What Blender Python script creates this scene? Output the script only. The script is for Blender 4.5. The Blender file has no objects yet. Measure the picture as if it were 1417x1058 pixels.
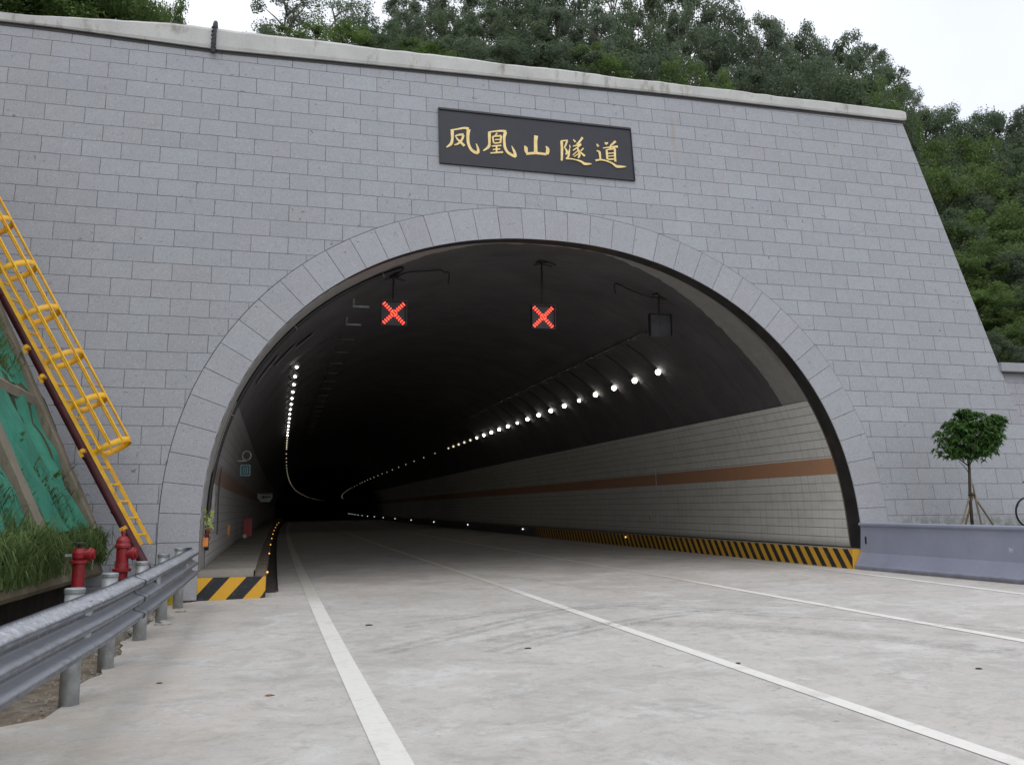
import bpy, bmesh, math, random
from mathutils import Vector, Matrix, noise
R = math.radians
scn = bpy.context.scene
COL = scn.collection
# ------------------------------------------------------------------ camera
CAM = Vector((-5.7828, -17.6324, 1.6736))
cam_d = bpy.data.cameras.new("camera"); cam = bpy.data.objects.new("camera", cam_d); COL.objects.link(cam)
cam_d.sensor_width = 36; cam_d.lens = 31.905; cam_d.clip_start = .05; cam_d.clip_end = 3000
rx = Vector((0.96566380, -0.25964497, -0.00882705)); ux = Vector((-0.02834744, -0.13908137, 0.98987514)); fx = Vector((0.25824377, 0.95563637, 0.14166611))
cam.matrix_world = Matrix(((rx.x, ux.x, -fx.x, CAM.x), (rx.y, ux.y, -fx.y, CAM.y), (rx.z, ux.z, -fx.z, CAM.z), (0, 0, 0, 1)))
scn.camera = cam
scn.view_settings.view_transform = 'Standard'; scn.view_settings.look = 'None'
scn.view_settings.exposure = 0.34; scn.view_settings.gamma = 1.0; scn.view_settings.use_curve_mapping = False
# ------------------------------------------------------------------ overcast sky
SUN_EL, SUN_AZ = R(58), R(200)      # azimuth clockwise from +Y
world = bpy.data.worlds.new("World"); scn.world = world; world.use_nodes = True
wt = world.node_tree; wt.nodes.clear()
wo = wt.nodes.new('ShaderNodeOutputWorld'); bg = wt.nodes.new('ShaderNodeBackground'); bg.inputs['Strength'].default_value = .1
sky = wt.nodes.new('ShaderNodeTexSky'); sky.sky_type = 'NISHITA'; sky.sun_disc = False; sky.sun_elevation = SUN_EL; sky.sun_rotation = SUN_AZ
sky.dust_density = 3
tc = wt.nodes.new('ShaderNodeTexCoord'); nz = wt.nodes.new('ShaderNodeTexNoise'); nz.inputs['Scale'].default_value = 2.2; nz.inputs['Detail'].default_value = 5
rp = wt.nodes.new('ShaderNodeValToRGB'); rp.color_ramp.elements[0].position = .3; rp.color_ramp.elements[1].position = .7
rp.color_ramp.elements[0].color = (.74, .78, .90, 1); rp.color_ramp.elements[1].color = (.98, .99, 1, 1)
sc = wt.nodes.new('ShaderNodeVectorMath'); sc.operation = 'SCALE'; sc.inputs['Scale'].default_value = 10.5
mx = wt.nodes.new('ShaderNodeMix'); mx.data_type = 'RGBA'; mx.inputs[0].default_value = .88
wt.links.new(tc.outputs['Generated'], nz.inputs['Vector']); wt.links.new(nz.outputs['Fac'], rp.inputs[0]); wt.links.new(rp.outputs[0], sc.inputs[0])
wt.links.new(sky.outputs[0], mx.inputs[6]); wt.links.new(sc.outputs[0], mx.inputs[7]); wt.links.new(mx.outputs[2], bg.inputs[0]); wt.links.new(bg.outputs[0], wo.inputs[0])
sun_d = bpy.data.lights.new("sun", 'SUN'); sun = bpy.data.objects.new("sun", sun_d); COL.objects.link(sun)
sun_d.energy = .6; sun_d.angle = R(60); sun_d.color = (1, .97, .93)
sdir = Vector((math.sin(SUN_AZ) * math.cos(SUN_EL), math.cos(SUN_AZ) * math.cos(SUN_EL), math.sin(SUN_EL)))
sun.rotation_euler = sdir.to_track_quat('Z', 'Y').to_euler(); sun.location = (0, -20, 40)

# ------------------------------------------------------------------ helpers
random.seed(7)
def ln(*a): return random.uniform(*a)
class MB:
    def __init__(s): s.v = []; s.f = []; s.uv = []; s.mi = []
    def face(s, pts, uv=None, mi=0):
        b = len(s.v); s.v += [tuple(p) for p in pts]; s.f.append(tuple(range(b, b + len(pts)))); s.uv.append(uv or [(0, 0)] * len(pts)); s.mi.append(mi)
    def raw(s, vs, fs, uvs=None, mi=0):
        b = len(s.v); s.v += [tuple(p) for p in vs]
        for i, f in enumerate(fs):
            s.f.append(tuple(k + b for k in f)); s.uv.append(uvs[i] if uvs else [(0, 0)] * len(f)); s.mi.append(mi)
    def box(s, c, d, rot=None, mi=0):
        c = Vector(c); h = Vector(d) / 2; q = rot or Matrix.Identity(3)
        vs = [c + q @ Vector((x * h.x, y * h.y, z * h.z)) for x, y, z in ((-1,-1,-1),(1,-1,-1),(1,1,-1),(-1,1,-1),(-1,-1,1),(1,-1,1),(1,1,1),(-1,1,1))]
        s.raw(vs, [(0,3,2,1),(4,5,6,7),(0,1,5,4),(1,2,6,5),(2,3,7,6),(3,0,4,7)], mi=mi)
    def tube(s, pts, r, n=8, cap=True, mi=0):
        pts = [Vector(p) for p in pts]; rs = r if isinstance(r, (list, tuple)) else [r] * len(pts)
        vs = []; fs = []; prev = None
        for i, p in enumerate(pts):
            t = (pts[min(i + 1, len(pts) - 1)] - pts[max(i - 1, 0)]).normalized()
            if prev is None: a = t.orthogonal().normalized()
            else:
                a = prev - t * prev.dot(t); a.normalize()
            prev = a; b = t.cross(a)
            for k in range(n):
                an = 2 * math.pi * k / n; vs.append(p + (a * math.cos(an) + b * math.sin(an)) * rs[i])
        for i in range(len(pts) - 1):
            for k in range(n): fs.append((i*n+k, i*n+(k+1)%n, (i+1)*n+(k+1)%n, (i+1)*n+k))
        if cap: fs.append(tuple(range(n))[::-1]); fs.append(tuple((len(pts)-1)*n+k for k in range(n)))
        s.raw(vs, fs, mi=mi)
    def lathe(s, base, prof, n=20, axis=(0,0,1), mi=0):
        ax = Vector(axis).normalized(); a = ax.orthogonal().normalized(); b = ax.cross(a); base = Vector(base); vs = []; fs = []
        for r_, h in prof:
            for k in range(n):
                an = 2*math.pi*k/n; vs.append(base + ax*h + (a*math.cos(an)+b*math.sin(an))*max(r_, .0005))
        for i in range(len(prof)-1):
            for k in range(n): fs.append((i*n+k, i*n+(k+1)%n, (i+1)*n+(k+1)%n, (i+1)*n+k))
        fs.append(tuple(range(n))[::-1]); fs.append(tuple((len(prof)-1)*n+k for k in range(n)))
        s.raw(vs, fs, mi=mi)
    def torus(s, c, ax, R_, r_, n=32, m=8, mi=0):
        ax = Vector(ax).normalized(); a = ax.orthogonal().normalized(); b = ax.cross(a); c = Vector(c); vs = []; fs = []
        for i in range(n):
            A = 2*math.pi*i/n; d = a*math.cos(A)+b*math.sin(A)
            for k in range(m):
                B = 2*math.pi*k/m; vs.append(c + d*(R_+r_*math.cos(B)) + ax*r_*math.sin(B))
        for i in range(n):
            for k in range(m): fs.append((i*m+k, ((i+1)%n)*m+k, ((i+1)%n)*m+(k+1)%m, i*m+(k+1)%m))
        s.raw(vs, fs, mi=mi)
    def grid(s, rows, uvf=None, mi=0):
        """rows: list of equal-length point lists"""
        n = len(rows[0]); vs = [p for r_ in rows for p in r_]; fs = []; uvs = []
        for i in range(len(rows)-1):
            for k in range(n-1):
                fs.append((i*n+k, i*n+k+1, (i+1)*n+k+1, (i+1)*n+k))
                if uvf: uvs.append([uvf(i,k), uvf(i,k+1), uvf(i+1,k+1), uvf(i+1,k)])
        s.raw(vs, fs, uvs if uvf else None, mi)
    def prism(s, prof, a, b, mi=0):
        """closed 2D profile of (u,v) -> functions a(u,v), b(u,v) give end points"""
        n = len(prof); vs = [a(*p) for p in prof] + [b(*p) for p in prof]
        s.raw(vs, [tuple(range(n))[::-1], tuple(range(n, 2*n))] + [(k, (k+1)%n, n+(k+1)%n, n+k) for k in range(n)], mi=mi)
    def build(s, name, m, parent=None, origin=None, smooth=False):
        me = bpy.data.meshes.new(name); o = bpy.data.objects.new(name, me); COL.objects.link(o)
        base = Vector((0,0,0))
        if parent is not None:
            p = parent
            while p is not None: base += p.location; p = p.parent
            o.parent = parent
        elif origin is not None: base = Vector(origin); o.location = base
        bx, by, bz = base
        me.from_pydata([(v[0]-bx, v[1]-by, v[2]-bz) for v in s.v], [], s.f)
        uvl = me.uv_layers.new(name="UVMap"); flat = []
        for u in s.uv:
            for q in u: flat += [q[0], q[1]]
        uvl.data.foreach_set('uv', flat)
        for mm in (m if isinstance(m, (list, tuple)) else [m]): me.materials.append(mm)
        me.polygons.foreach_set('material_index', s.mi)
        if smooth: me.polygons.foreach_set('use_smooth', [True]*len(me.polygons))
        me.update()
        return o
def recalc(o):
    bm = bmesh.new(); bm.from_mesh(o.data); bmesh.ops.recalc_face_normals(bm, faces=bm.faces); bm.to_mesh(o.data); bm.free(); return o
def bevel(o, w, seg=2, ang=40):
    md = o.modifiers.new('bevel', 'BEVEL'); md.width = w; md.segments = seg; md.limit_method = 'ANGLE'; md.angle_limit = R(ang); return o
def tag(o, label=None, cat=None, group=None, kind=None):
    if label: o['label'] = label
    if cat: o['category'] = cat
    if group: o['group'] = group
    if kind: o['kind'] = kind
    return o
def thing(name, loc, label, cat, group=None):
    o = bpy.data.objects.new(name, None); COL.objects.link(o); o.location = loc; o.empty_display_size = .2
    return tag(o, label, cat, group)
def dup(o, delta=None, label=None, group=None, parent=None):
    c = o.copy(); COL.objects.link(c)
    if parent is not None: c.parent = parent
    if delta is not None: c.location = o.location + Vector(delta)
    if label: c['label'] = label
    if group: c['group'] = group
    for ch in list(o.children): dup(ch, parent=c)
    return c
ORD = ['first','second','third','fourth','fifth','sixth','seventh','eighth','ninth','tenth','eleventh','twelfth','thirteenth','fourteenth','fifteenth','sixteenth','seventeenth','eighteenth','nineteenth','twentieth','twenty-first','twenty-second','twenty-third','twenty-fourth','twenty-fifth','twenty-sixth','twenty-seventh','twenty-eighth','twenty-ninth','thirtieth']

# ------------------------------------------------------------------ materials
class N:
    def __init__(s, name, rough=.7, metal=0):
        s.m = bpy.data.materials.new(name); s.m.use_nodes = True; s.t = s.m.node_tree; s.b = s.t.nodes['Principled BSDF']
        s.b.inputs['Roughness'].default_value = rough; s.b.inputs['Metallic'].default_value = metal; s.c = {}
        s.h = None
    def nd(s, ty, **kw):
        n = s.t.nodes.new(ty)
        for k, v in kw.items():
            if hasattr(n, k) and k not in ('Scale',): setattr(n, k, v)
            else: n.inputs[k].default_value = v
        return n
    def l(s, a, b): s.t.links.new(a, b)
    def co(s, w='Object'):
        if w not in s.c:
            if w == 'World': s.c[w] = s.nd('ShaderNodeNewGeometry').outputs['Position']
            elif w == 'UV': s.c[w] = s.nd('ShaderNodeUVMap').outputs[0]
            else: s.c[w] = s.nd('ShaderNodeTexCoord').outputs[w]
        return s.c[w]
    def mapv(s, v, sc=(1,1,1), loc=(0,0,0), rot=(0,0,0)):
        n = s.nd('ShaderNodeMapping'); n.inputs['Scale'].default_value = sc; n.inputs['Location'].default_value = loc; n.inputs['Rotation'].default_value = rot
        s.l(v, n.inputs[0]); return n.outputs[0]
    def noise(s, v, scale, detail=4, rough=.55, dist=0):
        n = s.nd('ShaderNodeTexNoise'); n.inputs['Scale'].default_value = scale; n.inputs['Detail'].default_value = detail; n.inputs['Roughness'].default_value = rough; n.inputs['Distortion'].default_value = dist
        s.l(v, n.inputs['Vector']); return n.outputs['Fac']
    def vor(s, v, scale, feat='F1', out='Distance'):
        n = s.nd('ShaderNodeTexVoronoi'); n.feature = feat; n.inputs['Scale'].default_value = scale; s.l(v, n.inputs['Vector']); return n.outputs[out]
    def ramp(s, v, a, b, c0=(0,0,0), c1=(1,1,1)):
        n = s.nd('ShaderNodeValToRGB'); e = n.color_ramp.elements; e[0].position = a; e[1].position = b; e[0].color = (*c0, 1); e[1].color = (*c1, 1)
        s.l(v, n.inputs[0]); return n.outputs[0]
    def rng(s, v, a, b, c=0, d=1):
        n = s.nd('ShaderNodeMapRange'); n.inputs[1].default_value = a; n.inputs[2].default_value = b; n.inputs[3].default_value = c; n.inputs[4].default_value = d
        s.l(v, n.inputs[0]); return n.outputs[0]
    def mix(s, f, a, b, mode='MIX'):
        n = s.nd('ShaderNodeMix'); n.data_type = 'RGBA'; n.blend_type = mode
        for i, x in ((0, f), (6, a), (7, b)):
            if isinstance(x, (int, float)): n.inputs[i].default_value = x if i == 0 else (x, x, x, 1)
            elif isinstance(x, tuple): n.inputs[i].default_value = (*x[:3], 1)
            else: s.l(x, n.inputs[i])
        return n.outputs[2]
    def math(s, op, a, b=0, c=0):
        n = s.nd('ShaderNodeMath'); n.operation = op
        for i, x in ((0, a), (1, b), (2, c)):
            if isinstance(x, (int, float)): n.inputs[i].default_value = x
            else: s.l(x, n.inputs[i])
        return n.outputs[0]
    def sep(s, v):
        n = s.nd('ShaderNodeSeparateXYZ'); s.l(v, n.inputs[0]); return n.outputs
    def col(s, c):
        if isinstance(c, tuple): s.b.inputs['Base Color'].default_value = (*c, 1)
        else: s.l(c, s.b.inputs['Base Color'])
        return s
    def rough(s, v): s.l(v, s.b.inputs['Roughness']); return s
    def bump(s, h, st=.3, d=.01):
        n = s.nd('ShaderNodeBump'); n.inputs['Strength'].default_value = st; n.inputs['Distance'].default_value = d
        s.l(h, n.inputs['Height'])
        if s.h: s.l(s.h, n.inputs['Normal'])
        s.h = n.outputs[0]; s.l(s.h, s.b.inputs['Normal']); return s
def simple(name, c, rough=.6, metal=0, var=.25, scale=6, bump=.1, coord='Object', dirt=None):
    n = N(name, rough, metal); v = n.co(coord); f = n.noise(v, scale, 6)
    a = tuple(x*(1-var) for x in c); b = tuple(min(1, x*(1+var)) for x in c)
    cc = n.mix(n.rng(f, .3, .7), a, b)
    if dirt: cc = n.mix(n.rng(n.noise(v, scale*.45, 7, .7), .52, .72), cc, dirt)
    n.col(cc)
    if bump: n.bump(n.noise(v, scale*8, 4), bump, .01)
    return n.m
def emit(name, c, st):
    n = N(name); n.b.inputs['Emission Color'].default_value = (*c, 1); n.b.inputs['Emission Strength'].default_value = st; n.col((c[0]*.5, c[1]*.5, c[2]*.5)); return n.m
GLYPHS = [[[(-2.035, 8.594, 0.072), (-2.038, 8.47, 0.069), (-2.041, 8.356, 0.054), (-2.075, 8.239, 0.063), (-2.175, 8.149, 0.025)], [(-2.07, 8.577, 0.036), (-1.931, 8.619, 0.036), (-1.756, 8.67, 0.051), (-1.661, 8.65, 0.084)], [(-1.661, 8.65, 0.084), (-1.682, 8.529, 0.069), (-1.687, 8.376, 0.065), (-1.673, 8.263, 0.062), (-1.625, 8.155, 0.065), (-1.549, 8.096, 0.072), (-1.463, 8.073, 0.062)], [(-1.466, 8.077, 0.062), (-1.467, 8.19, 0.051), (-1.503, 8.31, 0.015)], [(-1.979, 8.443, 0.022), (-1.883, 8.484, 0.044), (-1.782, 8.499, 0.062)], [(-1.788, 8.488, 0.055), (-1.82, 8.38, 0.047), (-1.906, 8.267, 0.043), (-2.002, 8.218, 0.022)], [(-1.962, 8.431, 0.025), (-1.921, 8.365, 0.04), (-1.854, 8.304, 0.058), (-1.773, 8.218, 0.061)]], [[(-1.189, 8.632, 0.066), (-1.194, 8.506, 0.063), (-1.199, 8.352, 0.055), (-1.226, 8.254, 0.06), (-1.347, 8.146, 0.022)], [(-1.207, 8.624, 0.033), (-1.055, 8.666, 0.037), (-0.877, 8.696, 0.052), (-0.806, 8.674, 0.082)], [(-0.815, 8.673, 0.078), (-0.851, 8.544, 0.063), (-0.854, 8.389, 0.059), (-0.841, 8.276, 0.063), (-0.784, 8.167, 0.063), (-0.689, 8.11, 0.07), (-0.602, 8.071, 0.055)], [(-0.605, 8.074, 0.059), (-0.632, 8.202, 0.059), (-0.688, 8.34, 0.015)], [(-1.012, 8.626, 0.044), (-1.059, 8.555, 0.026)], [(-1.117, 8.524, 0.037), (-1.102, 8.363, 0.037)], [(-1.117, 8.526, 0.029), (-0.917, 8.569, 0.041)], [(-0.918, 8.565, 0.044), (-0.95, 8.379, 0.041)], [(-1.064, 8.449, 0.024), (-0.957, 8.472, 0.024)], [(-1.094, 8.358, 0.029), (-0.95, 8.387, 0.029)], [(-1.15, 8.277, 0.029), (-0.928, 8.32, 0.037)], [(-1.13, 8.194, 0.027), (-0.958, 8.229, 0.031)], [(-1.186, 8.102, 0.031), (-0.899, 8.155, 0.046)], [(-1.04, 8.297, 0.04), (-1.046, 8.13, 0.04)]], [[(-0.382, 8.378, 0.019), (-0.355, 8.318, 0.082), (-0.353, 8.241, 0.071), (-0.32, 8.177, 0.056)], [(-0.356, 8.177, 0.059), (-0.13, 8.216, 0.06), (0.123, 8.213, 0.06)], [(-0.098, 8.662, 0.094), (-0.118, 8.508, 0.079), (-0.13, 8.216, 0.082)], [(0.121, 8.417, 0.019), (0.161, 8.343, 0.079), (0.137, 8.215, 0.068)]], [[(0.505, 8.587, 0.061), (0.502, 8.381, 0.057), (0.479, 8.091, 0.049)], [(0.487, 8.591, 0.029), (0.655, 8.623, 0.036)], [(0.641, 8.615, 0.046), (0.597, 8.499, 0.042), (0.558, 8.407, 0.027)], [(0.586, 8.41, 0.027), (0.618, 8.325, 0.053), (0.586, 8.254, 0.03)], [(0.69, 8.513, 0.019), (0.7, 8.437, 0.038)], [(0.688, 8.42, 0.019), (0.662, 8.3, 0.046), (0.637, 8.201, 0.045), (0.579, 8.146, 0.03)], [(0.79, 8.657, 0.023), (0.838, 8.599, 0.05)], [(1.02, 8.736, 0.054), (0.926, 8.603, 0.046), (0.862, 8.547, 0.038)], [(0.766, 8.482, 0.027), (0.974, 8.553, 0.05)], [(0.959, 8.543, 0.038), (0.875, 8.46, 0.034), (0.759, 8.373, 0.023)], [(0.857, 8.468, 0.038), (0.906, 8.365, 0.05), (0.908, 8.258, 0.053), (0.876, 8.19, 0.03)], [(0.879, 8.382, 0.027), (0.751, 8.251, 0.023)], [(0.893, 8.305, 0.027), (0.776, 8.215, 0.019)], [(1.02, 8.456, 0.031), (0.944, 8.373, 0.031)], [(0.933, 8.348, 0.034), (1.038, 8.257, 0.05)], [(0.579, 8.146, 0.038), (0.708, 8.149, 0.028), (0.835, 8.133, 0.03), (0.944, 8.105, 0.049), (1.015, 8.058, 0.061), (1.127, 8.065, 0.042), (1.192, 8.072, 0.011)]], [[(1.361, 8.61, 0.031), (1.394, 8.545, 0.062)], [(1.573, 8.677, 0.031), (1.589, 8.639, 0.054), (1.639, 8.676, 0.023)], [(1.833, 8.731, 0.055), (1.751, 8.652, 0.047), (1.7, 8.603, 0.039)], [(1.505, 8.515, 0.025), (1.649, 8.552, 0.033), (1.876, 8.596, 0.055)], [(1.591, 8.486, 0.047), (1.591, 8.24, 0.05)], [(1.591, 8.482, 0.031), (1.799, 8.534, 0.043)], [(1.799, 8.53, 0.051), (1.787, 8.378, 0.049), (1.784, 8.196, 0.05)], [(1.618, 8.39, 0.025), (1.774, 8.416, 0.025)], [(1.612, 8.317, 0.025), (1.765, 8.342, 0.025)], [(1.596, 8.234, 0.031), (1.777, 8.259, 0.035)], [(1.694, 8.596, 0.035), (1.673, 8.495, 0.035)], [(1.339, 8.43, 0.023), (1.402, 8.401, 0.054), (1.415, 8.32, 0.046), (1.416, 8.206, 0.038)], [(1.292, 8.17, 0.046), (1.416, 8.202, 0.038), (1.565, 8.188, 0.033), (1.711, 8.134, 0.042), (1.8, 8.072, 0.066), (1.914, 8.076, 0.054), (2.038, 8.088, 0.016)]]]
L4 = [(5.82, -5.57), (5.97, -3.51), (6.01, 0.35), (6.38, 4.56), (6.49, 10.51)]
TYRE = {'a': [(-3.94, -5.16), (-2.29, -4.25), (-1.15, -4.23), (-0.02, -4.88), (0.91, -6.15), (2.07, -7.49), (2.73, -8.73)], 'b': [(-3.21, -7.75), (-2.14, -6.8), (-0.98, -6.07), (0.1, -5.59), (1.11, -5.62)], 'f': [(-4.4, -7.24), (-3.37, -6.25), (-1.81, -4.85), (-0.42, -4.18), (1.03, -4.69), (2.14, -5.85)], 'c': [(-3.1, -6.99), (-2.29, -6.41), (-1.43, -6.17), (-0.15, -6.9), (0.65, -8.05), (1.26, -9.11), (1.57, -9.92)], 'd': [(-0.51, 1.36), (0.18, -1.61), (2.56, -1.83), (4.91, -1.8)], 'e': [(-2.06, -6.84), (-2.75, -9.43), (-3.12, -11.04), (-3.02, -11.9)]}
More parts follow.
